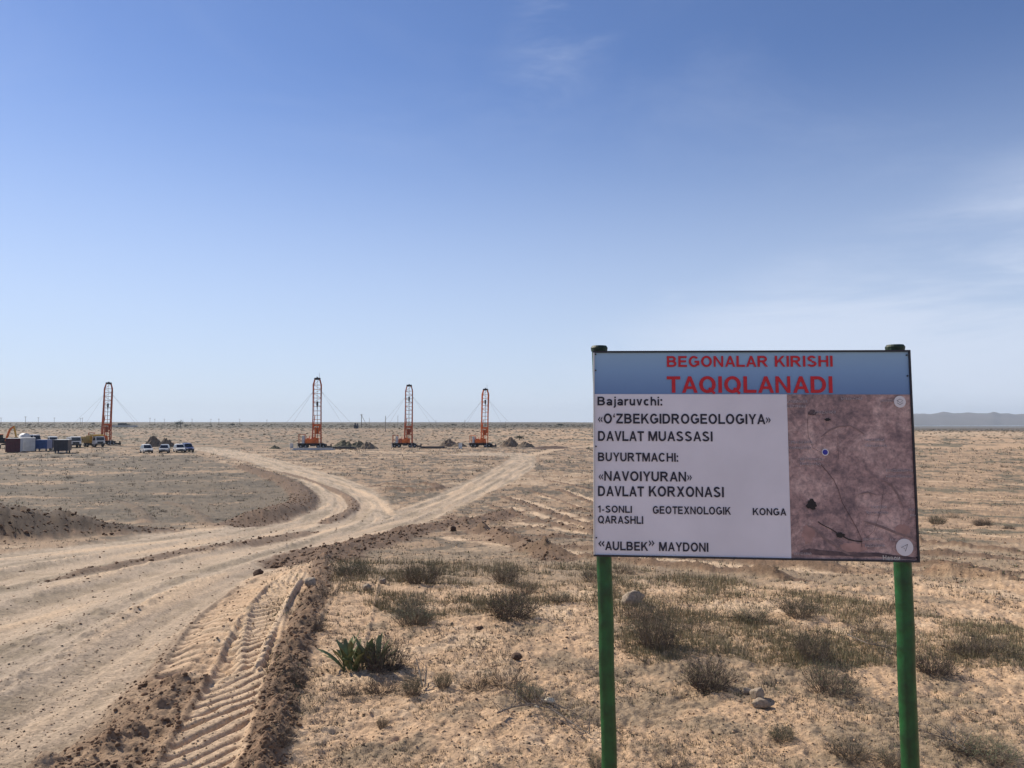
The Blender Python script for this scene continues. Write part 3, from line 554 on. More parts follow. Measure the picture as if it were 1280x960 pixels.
stroke('map_road', [(987, 585), (1000, 583), (1012, 578), (1024, 570)], .35, MT['maplight']); stroke('map_road', [(1077, 677), (1092, 664), (1100, 640), (1104, 612)], .35, MT['mapline'])
# place names on the map: illegible in the photograph, so rows of small blurred marks
def scribble(x0, x1, yc, m=MT['maptext'], h=2.0, seed=1):
    rd_ = random.Random(seed); V, Q = [], []; x = x0
    while x < x1:
        wd = rd_.uniform(.9, 1.7); hh = h * rd_.uniform(.7, 1.1)
        for (a, b_, c_, d_) in ((x, yc - hh, x + .6, yc + hh), (x + wd * .6, yc - hh * rd_.random(), x + wd, yc + hh), (x, yc - .5, x + wd, yc + .3)):
            k = len(V); p0 = B(a, b_); p1 = B(c_, d_); V += [(p0[0], -.0042, p1[1]), (p1[0], -.0042, p1[1]), (p1[0], -.0042, p0[1]), (p0[0], -.0042, p0[1])]; Q.append((k, k + 1, k + 2, k + 3))
        x += wd + .75
    return mk('map_label', V, Q, m, panel)
for k, a in enumerate([(984, 1008, 502), (984, 1006, 508), (1051, 1078, 498.5), (1100, 1116, 501), (1017, 1043, 515.5), (986, 1014, 553), (985, 1013, 560), (1000, 1028, 574), (1000, 1024, 580), (1080, 1105, 550), (1081, 1108, 557.5), (1107, 1140, 588), (1107, 1140, 595.5),
        (1088, 1108, 634), (1083, 1110, 641), (1135, 1144, 637), (1137, 1144, 644), (1079, 1103, 674), (1081, 1105, 682), (1112, 1120, 674), (992, 1013, 692)]): scribble(*a, seed=k)
lettering('Навои', 1103, 694.2, 1124.5, 700.2, MT['maptextw'], 8)
def ringpts(cx_, cy_, r, n=20): return [(cx_ + r * math.cos(2 * math.pi * k / n), cy_ + r * math.sin(2 * math.pi * k / n)) for k in range(n)]
d0 = blob('position_dot', 1031, 565.3, 4.4, 4.4, MT['maptext'] if False else MT['button'], -.0046, parent=panel); blob('position_dot', 1031, 565.3, 3.3, 3.3, MT['bluedot'], -.0052)
blob('layers_button', 1124.3, 502.3, 7.4, 7.4, MT['button'], -.0046); stroke('layers_icon', [(1120.5, 501), (1124.3, 498.8), (1128, 501), (1124.3, 503.4)], .45, MT['ink'], -.0054, loop=True); stroke('layers_icon', [(1120.5, 503.6), (1124.3, 506), (1128, 503.6)], .5, MT['ink'], -.0055)
blob('compass_button', 1130.2, 684, 10.8, 10.8, MT['button'], -.0046); stroke('compass_icon', [(1133.8, 680.2), (1126, 684.3), (1130.2, 685.2), (1131.2, 689)], .45, MT['ink'], -.0054, loop=True)
for k, (a, b_) in enumerate([(744.5, 443), (1133, 444), (744.5, 463), (745, 558), (745.5, 672), (1145.5, 697), (1134, 470)]):
    c = B(a, b_); MB().bar((c[0], -.001, c[1]), (c[0], -.0065, c[1]), .0035, .0028, 8).build('rivet', MT['edge'], panel)
def sign_post(x0, y0, x1, y1, depth, r, capk):
    def atd(px, py):                          # on the plane just behind the board
        o = BMi @ Vector((0, 0, CAMZ)); q = BMi.to_3x3() @ ray(px, py); t = (depth - o.y) / q.y; return BM @ (o + q * t)
    a = atd(x0, y0); b = atd(x1, y1); d = (b - a).normalized(); foot = a + d * ((a.z + .25) / -d.z)
    n = 28; mbp = MB(); K = 14
    for k in range(K + 1):
        c = a.lerp(foot, k / K) + Vector((.0015 * math.sin(k * 2.1), .001 * math.cos(k * 1.3), 0)); b0 = len(mbp.V)
        for j in range(n): an = 2 * math.pi * j / n; mbp.V.append(tuple(BMi @ (c + Vector((r * math.cos(an), r * math.sin(an), 0)))))
        if k:
            for j in range(n): mbp.F.append((b0 - n + j, b0 + j, b0 + (j + 1) % n, b0 - n + (j + 1) % n))
    po = mbp.build('post', MT['post'], sign, True)
    cb = MB(); q = BMi @ a; u = (BMi.to_3x3() @ Vector((0, 0, 1))).normalized(); cb.bar(q - u * .004, q + u * .010, r * 1.10, r * 1.16, 20).bar(q + u * .010, q + u * .019, r * 1.16, r * .98, 20); cb.build('post_cap', MT['cap'], po)
    for z_ in (BH / 2 - .09, -BH / 2 + .09):
        qq = BMi @ a; MB().box((qq.x + (.02 if capk else 0), .0262, z_), (r * 2.2, .006, .03)).build('bracket', MT['edge'], po)
sign_post(749, 438, 757.8, 800, .060, .0305, 1); sign_post(1118.8, 437, 1132, 800, .060, .0325, 0)

# ------------------------------------------------------------------ far things: rigs, vehicles, containers, mounds, poles
def at(px, py):
    x, y = G(px, py); return Vector((x, y, float(ground_z(x, y)[0])))
def atD(px, d):
    x = (px - 640) / F * d; return Vector((x, d, float(ground_z(x, d)[0])))
def turn(px): return math.atan2(640 - px, F)                      # the yaw that faces the camera position
def drilling_rig(px, py, sc, label, mast_m, low_m, yaw, lean=0.0, deck=True, antenna=True, H=16.2):
    rg = empty('drilling_rig', at(px, py), yaw + turn(px), label, 'drilling rig', 'drilling rigs standing on the plain', sc)
    ch = MB(); ch.box((-1.6, 0, .95), (6.4, .9, .34)).box((-4.55, 0, .8), (.35, 2.3, .5)).box((-1.6, 0, 1.2), (6.5, 2.5, .12)); ch.box((1.9, 0, .9), (.5, 2.4, .4)); ch.build('truck_bed', MT['black'], rg)
    for x in (-3.2, -1.0, .8):
        for s in (-1, 1): MB().box((x, s * 1.15, .78), (1.2, .12, .5)).build('side_locker', MT['black'], rg)
    for x in (-3.9, -2.7, .4, 1.7):
        for s in (-1, 1):
            wv = MB(); wv.bar((x, s * 1.0, .5), (x, s * 1.3, .5), .5, .5, 14); wo = wv.build('wheel', MT['tyre'], rg); MB().bar((x, s * 1.29, .5), (x, s * 1.33, .5), .22, .2, 8).build('rim', MT['steel'], wo)
    cg = MB()
    for x in (-4.5, -3.1):
        for y in (-1, 1): cg.bar((x, y, 1.25), (x, y, 3.5), .09, n=4)
    for y in (-1, 1): cg.bar((-4.5, y, 3.5), (-3.1, y, 3.5), .09, n=4).bar((-4.5, y, 2.4), (-3.1, y, 1.3), .05, n=4)
    for x in (-4.5, -3.1): cg.bar((x, -1, 3.5), (x, 1, 3.5), .09, n=4)
    cg.build('roll_cage', mast_m, rg)
    MB().box((-3.35, -.3, 2.2), (.6, 1.6, 1.9)).build('control_panel', MT['cwhite'], rg)
    en = MB(); en.box((-2.3, 0, 1.75), (1.1, 1.9, 1.0)).box((-2.3, 0, 2.4), (.7, 1.2, .3)).bar((-2.0, .5, 2.3), (-2.0, .5, 3.1), .09); en.build('engine', low_m, rg)
    wn = MB(); wn.bar((-1.2, -.9, 1.9), (-1.2, .9, 1.9), .5, .5, 12).box((-1.2, -1.0, 1.8), (1.2, .1, 1.1)).box((-1.2, 1.0, 1.8), (1.2, .1, 1.1)); wn.build('winch', MT['orange'], rg)
    rt = MB(); rt.box((-.2, 0, 1.7), (1.0, 1.2, .9)).bar((0, 0, 1.2), (0, 0, 2.6), .35, .3, 10).box((-.55, -.6, 2.5), (.6, .4, .7)); rt.build('rotary_head', MT['orange'], rg)
    for x, s in ((.9, -1), (.9, 1), (-4.6, -1), (-4.6, 1)): MB().bar((x, s * 1.35, 0.02), (x, s * 1.35, 1.3), .10).box((x, s * 1.35, .05), (.55, .55, .1)).build('outrigger', MT['steel'], rg)
    # mast: four legs, rungs, diagonals, closing in to the crown
    mz0 = 1.25; wx, wy = 2.0, 1.15
    def mp_(sx_, sy_, z):
        k = z / H; w_ = 1.0 if z < H - 1.4 else 1.0 - .36 * (z - (H - 1.4)) / 1.4; w_ *= 1.08 - .10 * min(1, k * 2)
        return Vector((sx_ * wx / 2 * w_ + lean * z + (-.28 if sy_ > 0 else .0) * (1 - k), sy_ * wy / 2 * w_, mz0 + z))
    zs = [0, 1.2, 2.4, 3.6, 4.8, 6.0, 7.1, 8.2, 9.3, 10.4, 11.5, 12.6, 13.7, H - 1.4, H]
    rn = MB()
    for s in (-1, 1):
        for q in (-1, 1):
            lg = MB(); [lg.bar(mp_(s, q, a), mp_(s, q, b), .15, n=5) for a, b in zip(zs[:-1], zs[1:])]; lg.build('mast_leg', mast_m, rg)
    for k, (a, b) in enumerate(zip(zs[:-1], zs[1:])):
        for q in (-1, 1):                                  # side faces: rungs and zigzag
            rn.bar(mp_(q, -1, b), mp_(q, 1, b), .075, n=4); rn.bar(mp_(q, -1 if k % 2 else 1, a), mp_(q, 1 if k % 2 else -1, b), .075, n=4)
        rn.bar(mp_(-1, 1, b), mp_(1, 1, b), .08, n=4)
        if k > 7 or k < 4: rn.bar(mp_(-1 if k % 2 else 1, 1, a), mp_(1 if k % 2 else -1, 1, b), .05, n=4)
        if k in (1, 3, 4): rn.bar(mp_(-1, -1, b), mp_(1, -1, b), .07, n=4)
    rn.build('mast_bracing', mast_m, rg)
    lw = MB()                                             # lower machinery and rams around the mast foot
    lw.box((lean * 4.0, .1, mz0 + 4.6), (1.5, .8, .5)).box((-.55 + lean * 2, .2, mz0 + 2.0), (.28, .5, 4.2)).box((.5 + lean * 2, .3, mz0 + 3.8), (.3, .4, 1.6)).bar((-1.5, 0, 1.3), (-.6 + lean * 7, .2, mz0 + 7), .14, .10).box((0, .25, mz0 + 3.2), (.9, .3, 1.6))
    lw.build('mast_ram', low_m, rg)
    cr_ = MB(); t = mp_(0, 0, H); cr_.box((t.x, 0, t.z + .15), (1.5, .8, .5)).bar((t.x, -.45, t.z + .36), (t.x, .45, t.z + .36), .24, .24, 12); cr_.build('crown_block', MT['black'], rg)
    if antenna: MB().bar((t.x + .45, 0, t.z + .3), (t.x + .47, 0, t.z + 1.7), .045, .03, 5).bar((t.x - .1, 0, t.z + .3), (t.x - .1, 0, t.z + .9), .04, .03, 5).build('antenna', MT['black'], rg)
    tb = MB(); zt_ = mz0 + H * (.62 if sc > .95 else .78); tb.box((t.x * .7, 0, zt_), (.45, .3, 1.1)).bar((t.x * .7, 0, zt_ - .5), (t.x * .7, 0, zt_ - 1.5), .16, .07, 8).bar((t.x * .7, 0, zt_ - 1.4), (0, 0, 2.4), .075, n=6)
    tb.bar((t.x * .8 - .1, 0, t.z), (t.x * .7 - .1, 0, zt_), .03, n=4).bar((t.x * .8 + .1, 0, t.z), (t.x * .7 + .1, 0, zt_), .03, n=4); tb.build('travelling_block', MT['black'], rg)
    MB().bar(mp_(1, -1, H - 2) + Vector((.12, -.1, 0)), (1.1, -.4, 2.0), .045, n=5).build('hose', MT['black'], rg)
    ld = MB()
    for k in range(14): z = .6 + k * 1.0; ld.bar(mp_(-1, -1, z) + Vector((-.02, -.22, 0)), mp_(-1, -1, z) + Vector((.36, -.22, 0)), .025, n=4)
    ld.bar(mp_(-1, -1, 0) + Vector((.36, -.22, 0)), mp_(-1, -1, 14) + Vector((.36, -.22, 0)), .03, n=4); ld.build('ladder', mast_m, rg)
    for gx, gy, gz in ((-13.5, 3, H - 3), (-9, -6, H - 3), (14, 2, H - 3), (11, -7, H - 3)):
        MB().bar(mp_(1 if gx > 0 else -1, 0, gz), (gx, gy, .05), .022, n=4).build('guy_wire', MT['wire'], rg)
    pl = MB(); pl.box((2.9, .2, .35), (1.3, 1.4, .5)).box((3.4, .2, .75), (.3, .3, .6)).box((2.4, -.5, .5), (.12, .12, 1.0)).box((3.6, -.6, .45), (.12, .12, .9)); pl.build('mud_pump', MT['black'], rg)
    return rg
drilling_rig(396.5, 559.7, .98, 'tallest orange and rust drilling mast, with a thin antenna, near the middle left', MT['rust'], MT['orange'], R(-8), -.010)
drilling_rig(511, 559.3, .885, 'slim rust red drilling mast between the tallest mast and the bright orange one', MT['rust'], MT['rust'], R(-4), .0, antenna=False)
drilling_rig(606, 559.2, .825, 'bright orange drilling mast nearest the printed sign board', MT['orange'], MT['orange'], R(-14), .012, antenna=True)
drilling_rig(133, 556.2, .985, 'dark rust red drilling mast standing behind the yellow topped truck at far left', MT['rust'], MT['rust'], R(6), .010, antenna=False)
# --- vehicles
def wheels(rt, xs, ys, r, w_=.25):
    for y in ys:
        for x in xs: s = 1 if x > 0 else -1; wo = MB().bar((x - s * w_ / 2, y, r), (x + s * w_ / 2, y, r), r, r, 14).build('wheel', MT['tyre'], rt); MB().bar((x + s * w_ / 2, y, r), (x + s * (w_ / 2 + .02), y, r), r * .55, r * .5, 10).build('rim', MT['steel'], wo)
def car(px, py, rz, m, label, kind='hatch', tall=1.0):
    c = empty('parked_car', at(px, py), rz + turn(px), label, 'car', 'cars parked in a row on the plain', 1.0)
    h = tall; body = [(-2.1, .35), (-2.15, .62), (-2.05, .82), (-1.15, .98), (1.9, 1.0), (2.1, .9), (2.15, .4), (1.9, .3), (-1.9, .28)]
    MB().prism(body, -.88, .88, [.10, .03, .08, .03, .03, .08, .03, .08, .08]).build('body', m, c)
    top = [(-1.2, .96), (-.45, 1.50 * h), (1.2, 1.56 * h), (1.85, 1.0)] if kind == 'hatch' else [(-1.6, .96), (-1.0, 1.85), (1.9, 1.88), (2.1, .95)]
    cb = MB().prism(top, -.84, .84, [0, .16, .16, 0]).build('cabin', m, c)
    z1 = top[1][1]; y0, y1 = top[0][0], top[1][0]
    def wq(a, b_, name):
        V = [(-.74, a[0] , a[1]), (.74, a[0], a[1]), (.62, b_[0], b_[1]), (-.62, b_[0], b_[1])]; return mk(name, V, [(0, 1, 2, 3)], MT['glass'], c)
    wq((y0 + .08 - .03, 1.02), (y1 - .06 - .03, z1 - .08), 'windscreen'); wq((top[3][0] + .015, 1.05), (top[2][0] + .06, top[2][1] - .1), 'rear_window')
    for s in (-1, 1):
        V = [(s * .86, y0 + .3, 1.02), (s * .86, top[3][0] - .2, 1.02), (s * .715, top[2][0] - .05, z1 - .10), (s * .715, y1 + .1, z1 - .10)]; mk('side_window', V, [(0, 1, 2, 3)], MT['glass'], c)
        MB().box((s * .62, -2.13, .72), (.34, .08, .16)).build('headlight', MT['lamp'], c); MB().box((s * .95, y0 + .35, 1.05), (.16, .10, .14)).build('wing_mirror', m, c)
    MB().box((0, -2.14, .45), (1.5, .1, .22)).build('bumper', MT['black'], c); MB().box((0, -2.15, .68), (.7, .05, .14)).build('grille', MT['black'], c)
    wheels(c, (-.78, .78), (-1.35, 1.35), .33); return c
car(183, 566.2, R(12), MT['vwhite'], 'leftmost white car of the row parked before the grey mounds', tall=1.15)
car(205.5, 566.4, R(-6), MT['vgrey'], 'silver white car between the leftmost car and the close pair', tall=1.1)
car(224, 565.6, R(10), MT['vwhite'], 'white car standing close against the bluish car', tall=1.12)
car(234, 565.0, R(16), MT['vblue'], 'bluish car at the right end of the parked row', tall=1.18)
def truck(px, py, rz, name, cabm, label, cat, boxm=None, boxd=None, beacon=False, sc=1):
    c = empty(name, at(px, py), rz + turn(px), label, cat, None, sc)
    MB().prism([(-2.3, .75), (-2.38, 1.2), (-2.36, 1.7), (-2.15, 2.75), (-.45, 2.8), (-.4, .75)], -1.18, 1.18, [0, 0, 0, .10, .10, 0]).build('cab', cabm, c)
    mk('windscreen', [(-1.02, -2.385, 1.72), (1.02, -2.385, 1.72), (.96, -2.20, 2.58), (-.96, -2.20, 2.58)], [(0, 1, 2, 3)], MT['glass'], c)
    for s in (-1, 1):
        mk('side_window', [(s * 1.185, -2.0, 1.75), (s * 1.185, -.9, 1.75), (s * 1.115, -1.0, 2.5), (s * 1.115, -1.95, 2.5)], [(0, 1, 2, 3)], MT['glass'], c)
        MB().box((s * .85, -2.50, .82), (.3, .08, .2)).build('headlight', MT['lamp'], c); MB().box((s * 1.38, -2.3, 2.05), (.2, .08, .45)).build('wing_mirror', MT['black'], c)
    MB().box((0, -2.41, 1.25), (1.5, .06, .45)).build('grille', MT['black'], c); MB().box((0, -2.44, .78), (2.4, .22, .36)).build('bumper', MT['black'], c)
    MB().box((0, 1.2, .85), (.9, 7.0, .28)).build('chassis', MT['black'], c)
    if boxm:
        d = boxd or (2.3, 4.6, 1.9); MB().box((0, -.2 + d[1] / 2 + .1, 1.05 + d[2] / 2), d).build('load_box', boxm, c)
    wheels(c, (-1.0, 1.0), (-1.6, 2.2, 3.5), .52, .3); return c
truck(93, 559.2, R(8), 'parked_truck', MT['vwhite'], 'white cab over truck parked right of the charcoal cabin', 'truck', MT['vgrey'], (2.4, 4.8, 1.5))
tk = truck(119.5, 558.6, R(26), 'service_truck', MT['vwhite'], 'white cab truck with dull yellow upper body before the far left mast', 'truck', MT['yellow'], (2.6, 5.2, 1.6))
MB().box((-.4, -1.2, 3.05), (2.6, 1.7, .45)).box((-1.5, .4, 2.3), (.5, 2.0, 1.4)).build('roof_rack', MT['yellow'], tk)
def van(px, py, rz, label, L_=4.9, H_=2.3):
    c = empty('parked_van', at(px, py), rz + turn(px), label, 'van'); p = [(-2.4, .4), (-2.45, .95), (-1.9, 1.25), (-1.25, H_ - .1), (-1.0, H_), (L_ - 2.5, H_), (L_ - 2.4, .4)]
    MB().prism(p, -.98, .98, [.05, .03, .03, .12, .14, .12, 0]).build('body', MT['vwhite'], c)
    mk('windscreen', [(-.86, -1.93, 1.30), (.86, -1.93, 1.30), (.78, -1.33, H_ - .22), (-.78, -1.33, H_ - .22)], [(0, 1, 2, 3)], MT['glass'], c)
    for s in (-1, 1):
        mk('side_window', [(s * .985, -1.3, 1.35), (s * .985, L_ - 2.7, 1.35), (s * .885, L_ - 2.8, H_ - .3), (s * .885, -1.1, H_ - .3)], [(0, 1, 2, 3)], MT['glass'], c); MB().box((s * .7, -2.44, .85), (.32, .07, .18)).build('headlight', MT['lamp'], c)
    MB().box((0, -2.44, .5), (1.8, .12, .2)).build('bumper', MT['black'], c); wheels(c, (-.85, .85), (-1.6, L_ - 3.6), .36); return c
van(65.5, 559.0, R(6), 'white van half hidden behind the blue box and charcoal cabin', 4.9, 2.75)
van(42, 557.3, R(30), 'white minibus roof showing over the chalky white container', 6.2, 3.0)
tw = empty('water_tanker', at(31, 557.5), R(12) + turn(31), 'white round backed tanker behind the chalky white container, left of the minibus', 'tanker')
tm = MB(); tm.bar((0, -1.6, 2.35), (0, 2.6, 2.35), 1.0, 1.0, 16); tm.build('tank', MT['vwhite'], tw, True); MB().box((0, .6, 1.0), (1.6, 6, .35)).build('chassis', MT['black'], tw); wheels(tw, (-.95, .95), (-1.4, 1.6, 2.8), .5, .3)
def container(px0, px1, py, hpx, rz, m, side_m, label, name='shipping_container', legs=False, roofm=None, D=4.0, cat='container'):
    p = at((px0 + px1) / 2, py); k = p.y / F; W = (px1 - px0) * k; H_ = hpx * k
    c = empty(name, p, rz + turn((px0 + px1) / 2), label, cat); z0 = .55 if legs else .12
    bx = MB(); bx.box((0, D / 2, z0 + (H_ - z0) / 2), (W, D, H_ - z0)); bx.build('shell', side_m, c)
    n = 9                                                                      # corrugated front: ribs proud of the shell
    rb = MB(); [rb.box((-W / 2 + W * (i + .5) / n, -.03, z0 + (H_ - z0) / 2), (W / n * .5, .06, (H_ - z0) * .9)) for i in range(n)]; rb.build('front_wall', m, c)
    MB().box((0, -.012, z0 + (H_ - z0) / 2), (W - .02, .03, (H_ - z0) - .02)).build('door_panel', m, c)
    fr_ = MB(); [fr_.box((s * (W / 2 - .05), -.04, z0 + (H_ - z0) / 2), (.12, .12, H_ - z0 + .02)) for s in (-1, 1)]; fr_.box((0, -.04, H_ - .04), (W - .2, .12, .12)).box((0, -.04, z0 + .05), (W - .2, .12, .12)); fr_.build('frame', m, c)
    MB().box((0, D / 2, H_ + .04), (W + .05, D + .05, .08)).build('roof', roofm or side_m, c)
    if legs:
        for x in (-W / 2 + .25, W / 2 - .25):
            for y in (.5, D - .6): wo = MB().bar((x - .1, y, .3), (x + .1, y, .3), .3, .3, 12).build('wheel', MT['tyre'], c)
        MB().box((0, -.1, .32), (W * .8, .12, .12)).bar((W / 2 - .15, -.1, .5), (W / 2 - .15, -.1, 0), .05).build('tow_frame', MT['steel'], c)
    else: MB().box((-W * .3, D / 2, .06), (.3, D, .12)).box((W * .3, D / 2, .06), (.3, D, .12)).build('skid', MT['black'], c)
    return c
container(8, 23.6, 565.8, 17.2, R(-7), MT['maroon'], MT['cwhite'], 'dark maroon container at the far left edge', roofm=MT['cwhite'])
container(25.5, 42.2, 564.4, 16.6, R(0), MT['cwhite'], MT['cwhite'], 'chalky white container between the maroon one and the blue box')
container(42.8, 57.5, 563.9, 13.8, R(-15), MT['cblue'], MT['vblue'], 'bright blue box cabin right of the chalky white container', 'box_cabin', legs=True, cat='cabin')
container(68, 83.5, 566.6, 16.8, R(-10), MT['cgrey'], MT['yellow'] if False else MT['wood'], 'charcoal wheeled cabin with a pale roof edge', 'site_trailer', legs=True, roofm=MT['cwhite'], cat='trailer')
container(60.5, 65.5, 562.4, 12.2, R(-6), MT['dnavy'], MT['dnavy'], 'dark navy box squeezed against the right side of the blue cabin', 'box_cabin', legs=True, D=2, cat='cabin')
# excavator
ex = empty('excavator', at(6, 560.5), R(0) + turn(6), 'orange armed excavator on dark tracks at the left edge', 'excavator')
for s in (-1, 1): tr_ = MB(); tr_.prism([(-2, .1), (-1.6, 0), (1.6, 0), (2, .1), (2.1, .5), (1.7, .85), (-1.7, .85), (-2.1, .5)], s * 1.1 - .3, s * 1.1 + .3); tr_.build('track', MT['tyre'], ex)
MB().bar((0, 0, .8), (0, 0, 1.1), .8, .8, 14).box((-.2, .4, 1.9), (2.6, 2.8, 1.3)).build('body', MT['black'], ex); MB().box((-.9, -.6, 2.5), (1.0, 1.4, 1.7)).build('operator_cab', MT['glass'], ex); MB().box((-.9, -.6, 3.4), (1.1, 1.5, .12)).build('roof', MT['orange'], ex)
MB().bar((.1, -.9, 1.8), (.9, -1.2, 4.6), .28, .25).bar((.9, -1.2, 4.6), (1.7, -1.2, 5.3), .25, .22).build('boom', MT['orange'], ex); MB().bar((1.7, -1.2, 5.4), (2.25, -1.2, 2.6), .24, .16).build('arm', MT['yellow'], ex); MB().prism([(-1.6, 1.8), (-1.6, 2.7), (-.8, 2.7), (-.6, 2.1), (-1.0, 1.7)], 1.8, 2.7).build('bucket', MT['black'], ex)
# --- mounds of spoil: lumpy heaps, each with its own outline
def mound(px, py, wpx, hpx, m, label, seed, peak=0.0):
    p = at(px, py); k = p.y / F; W = wpx * k / 2 * 1.25; H_ = hpx * k * 1.12; n = 30; V, Q = [], []
    for a in range(n + 1):
        for b in range(n + 1):
            x, y = a / n * 2 - 1, b / n * 2 - 1; r_ = math.hypot(x, y); h = max(0, 1 - r_) ** .85 if r_ > .35 else (.65 ** .85) + .22 * (1 - (r_ / .35) ** 2)
            V.append([x * W, y * W * .9, h])
    V = np.array(V); nz = fbm(V[:, 0] / W * 2.3 + seed, V[:, 1] / W * 2.3, seed, 4); V[:, 2] = H_ * np.maximum(0, V[:, 2] * (1 + .55 * nz) + .10 * nz * (V[:, 2] > 0)) * 1.05 - .03; V[:, 0] += peak * V[:, 2]
    q = [(a * (n + 1) + b, (a + 1) * (n + 1) + b, (a + 1) * (n + 1) + b + 1, a * (n + 1) + b + 1) for a in range(n) for b in range(n)]
    o = mk('spoil_mound', V, q, m, None); o.location = p + Vector((0, W * .5, 0)); tag(o, label, 'mound', 'mounds of dug soil'); return o
mound(189, 558, 19, 11.5, MT['spoil'], 'peaked grey soil mound behind the leftmost white car', 3)
mound(203, 558, 20, 8.5, MT['spoil'], 'lower grey soil mound behind the silver car, right of the peaked one', 5, .2)
mound(428, 559, 26, 8.0, MT['spoilg'], 'olive grown soil heap just right of the tallest mast', 8); mound(446, 559, 20, 6.8, MT['spoilg'], 'low olive heap touching the dark steep mound', 9)
mound(460, 561, 20, 7.5, MT['spoil'], 'dark mound sloping to the right between the two rust red masts', 11, -.3)
mound(560, 558.5, 20, 8.0, MT['spoil'], 'grey mound left of the bright orange mast', 13); mound(574, 559, 17, 4.6, MT['spoil'], 'flat grey heap touching the bright orange mast deck', 15)
mound(637, 558.5, 21, 9.5, MT['spoil'], 'taller grey mound right of the bright orange mast', 17); mound(657, 559, 20, 6.0, MT['spoil'], 'smaller grey mound below the far round bush', 19)
mound(343, 561.5, 12, 3.6, MT['spoilg'], 'tiny olive heap left of the tallest mast', 21); mound(690, 560.5, 46, 2.6, MT['stoned'], 'low reddish brown soil bank near the sign board', 25)
def small(name, px, py, mb, m, label, cat): o = mb.build(name, m); o.location = at(px, py); return tag(o, label, cat)
small('steel_drum', 575.5, 561, MB().bar((0, 0, 0), (0, 0, 1.3), .42, .42, 14).bar((0, 0, .45), (0, 0, .5), .45, .45, 14).bar((0, 0, 1.25), (0, 0, 1.33), .45, .45, 14), MT['vwhite'], 'small white drum left of the bright orange mast', 'drum')
small('steel_drum', 364.5, 560.5, MB().bar((0, 0, 0), (0, 0, 1.2), .40, .40, 14).bar((0, 0, .45), (0, 0, .5), .43, .43, 14).bar((0, 0, 1.15), (0, 0, 1.23), .43, .43, 14), MT['cwhite'], 'small chalky drum left of the tallest mast deck', 'drum')
for px, py, L_, lab in ((424, 561.2, 7, 'low stack of drill pipes right of the tallest mast'), (540, 561.0, 6, 'low stack of drill pipes between the slim mast and the grey mound'), (390, 563.0, 9, 'pale row of drill pipes laid in front of the tallest mast')):
    c = empty('pipe_stack', at(px, py), R(4), lab, 'pipes')
    for i in range(4): MB().bar((-L_ / 2 + .2 * i, i * .3, .16), (L_ / 2 + .15 * i, i * .3, .16), .14, .14, 7).build('pipe', MT['wood'] if py < 562 else MT['cwhite'], c)
    for i in range(3): MB().bar((-L_ / 2 + .3, i * .3 + .15, .40), (L_ / 2, i * .3 + .15, .40), .14, .14, 7).build('pipe', MT['black'] if py < 562 else MT['steel'], c)
# --- horizon: poles, pylon, shed, trees
def pole(px, d, h, label, grp='poles on the left horizon', arm=True, r=.16):
    c = empty('utility_pole', atD(px, d), 0, label, 'pole', grp); MB().bar((0, 0, 0), (0, 0, h), r * 1.2, r, 6).build('shaft', MT['wood'], c)
    if arm: MB().box((0, 0, h - .7), (2.2, .15, .18)).bar((-1, 0, h - .6), (-1, 0, h - .2), .08).bar((1, 0, h - .6), (1, 0, h - .2), .08).build('crossarm', MT['wood'], c)
for px, d, h, lb in ((2, 900, 9, 'at the extreme left edge, above the excavator'), (32.5, 760, 9.5, 'above the chalky white container, darkest of the row'), (48.5, 820, 9, 'above the bright blue box cabin'), (68.5, 900, 9, 'above the charcoal wheeled cabin'), (101, 980, 9, 'left of a close pair above the white truck cab'), (103.5, 940, 9, 'right of a close pair above the white truck cab'),
        (188, 900, 9, 'above the peaked grey mound'), (194, 980, 8, 'just right of the one above the peaked grey mound'), (206, 1050, 8, 'above the lower grey mound'), (240.5, 900, 8, 'just right of the pair of horizon trees'), (264, 1000, 8, 'third one out to the right of the horizon trees'), (274, 900, 8, 'close right of the third one past the horizon trees'), (300, 1000, 8, 'halfway from the horizon trees to the tallest mast'), (334, 1000, 7, 'last before the guy wires of the tallest mast')):
    pole(px, d, h, 'thin power pole on the horizon ' + lb)
pole(452, 560, 10, 'braced dark power pole right of the navy shed', 'poles behind the drilling rigs', r=.22); c_ = C.scene.objects[-1] if False else None
bp2 = [o for o in C.collection.objects if o.name.startswith('utility_pole')][-1]; MB().bar((0, 0, 9.2), (4.8, 0, 0), .13, .13, 5).build('brace', MT['wood'], bp2)
pole(482, 430, 8.8, 'plain dark power pole left of the slim mast', 'poles behind the drilling rigs', False, .15); pole(497.5, 620, 9.5, 'power pole with stay close to the left of the slim mast', 'poles behind the drilling rigs', False, .12)
pole(462, 640, 7.5, 'short pole right of the braced pole', 'poles behind the drilling rigs', False, .1); pole(581, 600, 6, 'short pole left of the bright orange mast on the horizon', 'poles behind the drilling rigs', False, .1); pole(632, 560, 5, 'short pole on the horizon right of the bright orange mast', 'poles behind the drilling rigs', False, .1); pole(545, 700, 6, 'short thin pole on the horizon right of the slim mast', 'poles behind the drilling rigs', False, .1)
sh = empty('pump_shed', atD(445.5, 520), R(10), 'dark navy pump shed with two stubby towers on the horizon', 'shed')
MB().box((0, 0, 1.1), (3.0, 2.4, 2.2)).build('hut', MT['dnavy'], sh); MB().bar((-.6, 0, 2.2), (-.6, 0, 3.7), .5, .5, 10).build('tower', MT['dnavy'], sh); MB().bar((.9, 0, 2.2), (.9, 0, 3.4), .45, .45, 10).build('tower', MT['dnavy'], sh); MB().box((-.4, -1.22, .95), (.8, .06, 1.7)).build('door', MT['black'], sh)
bd = empty('farm_building', atD(153.5, 700), R(5), 'small flat roofed grey building on the horizon right of the far left mast', 'building')
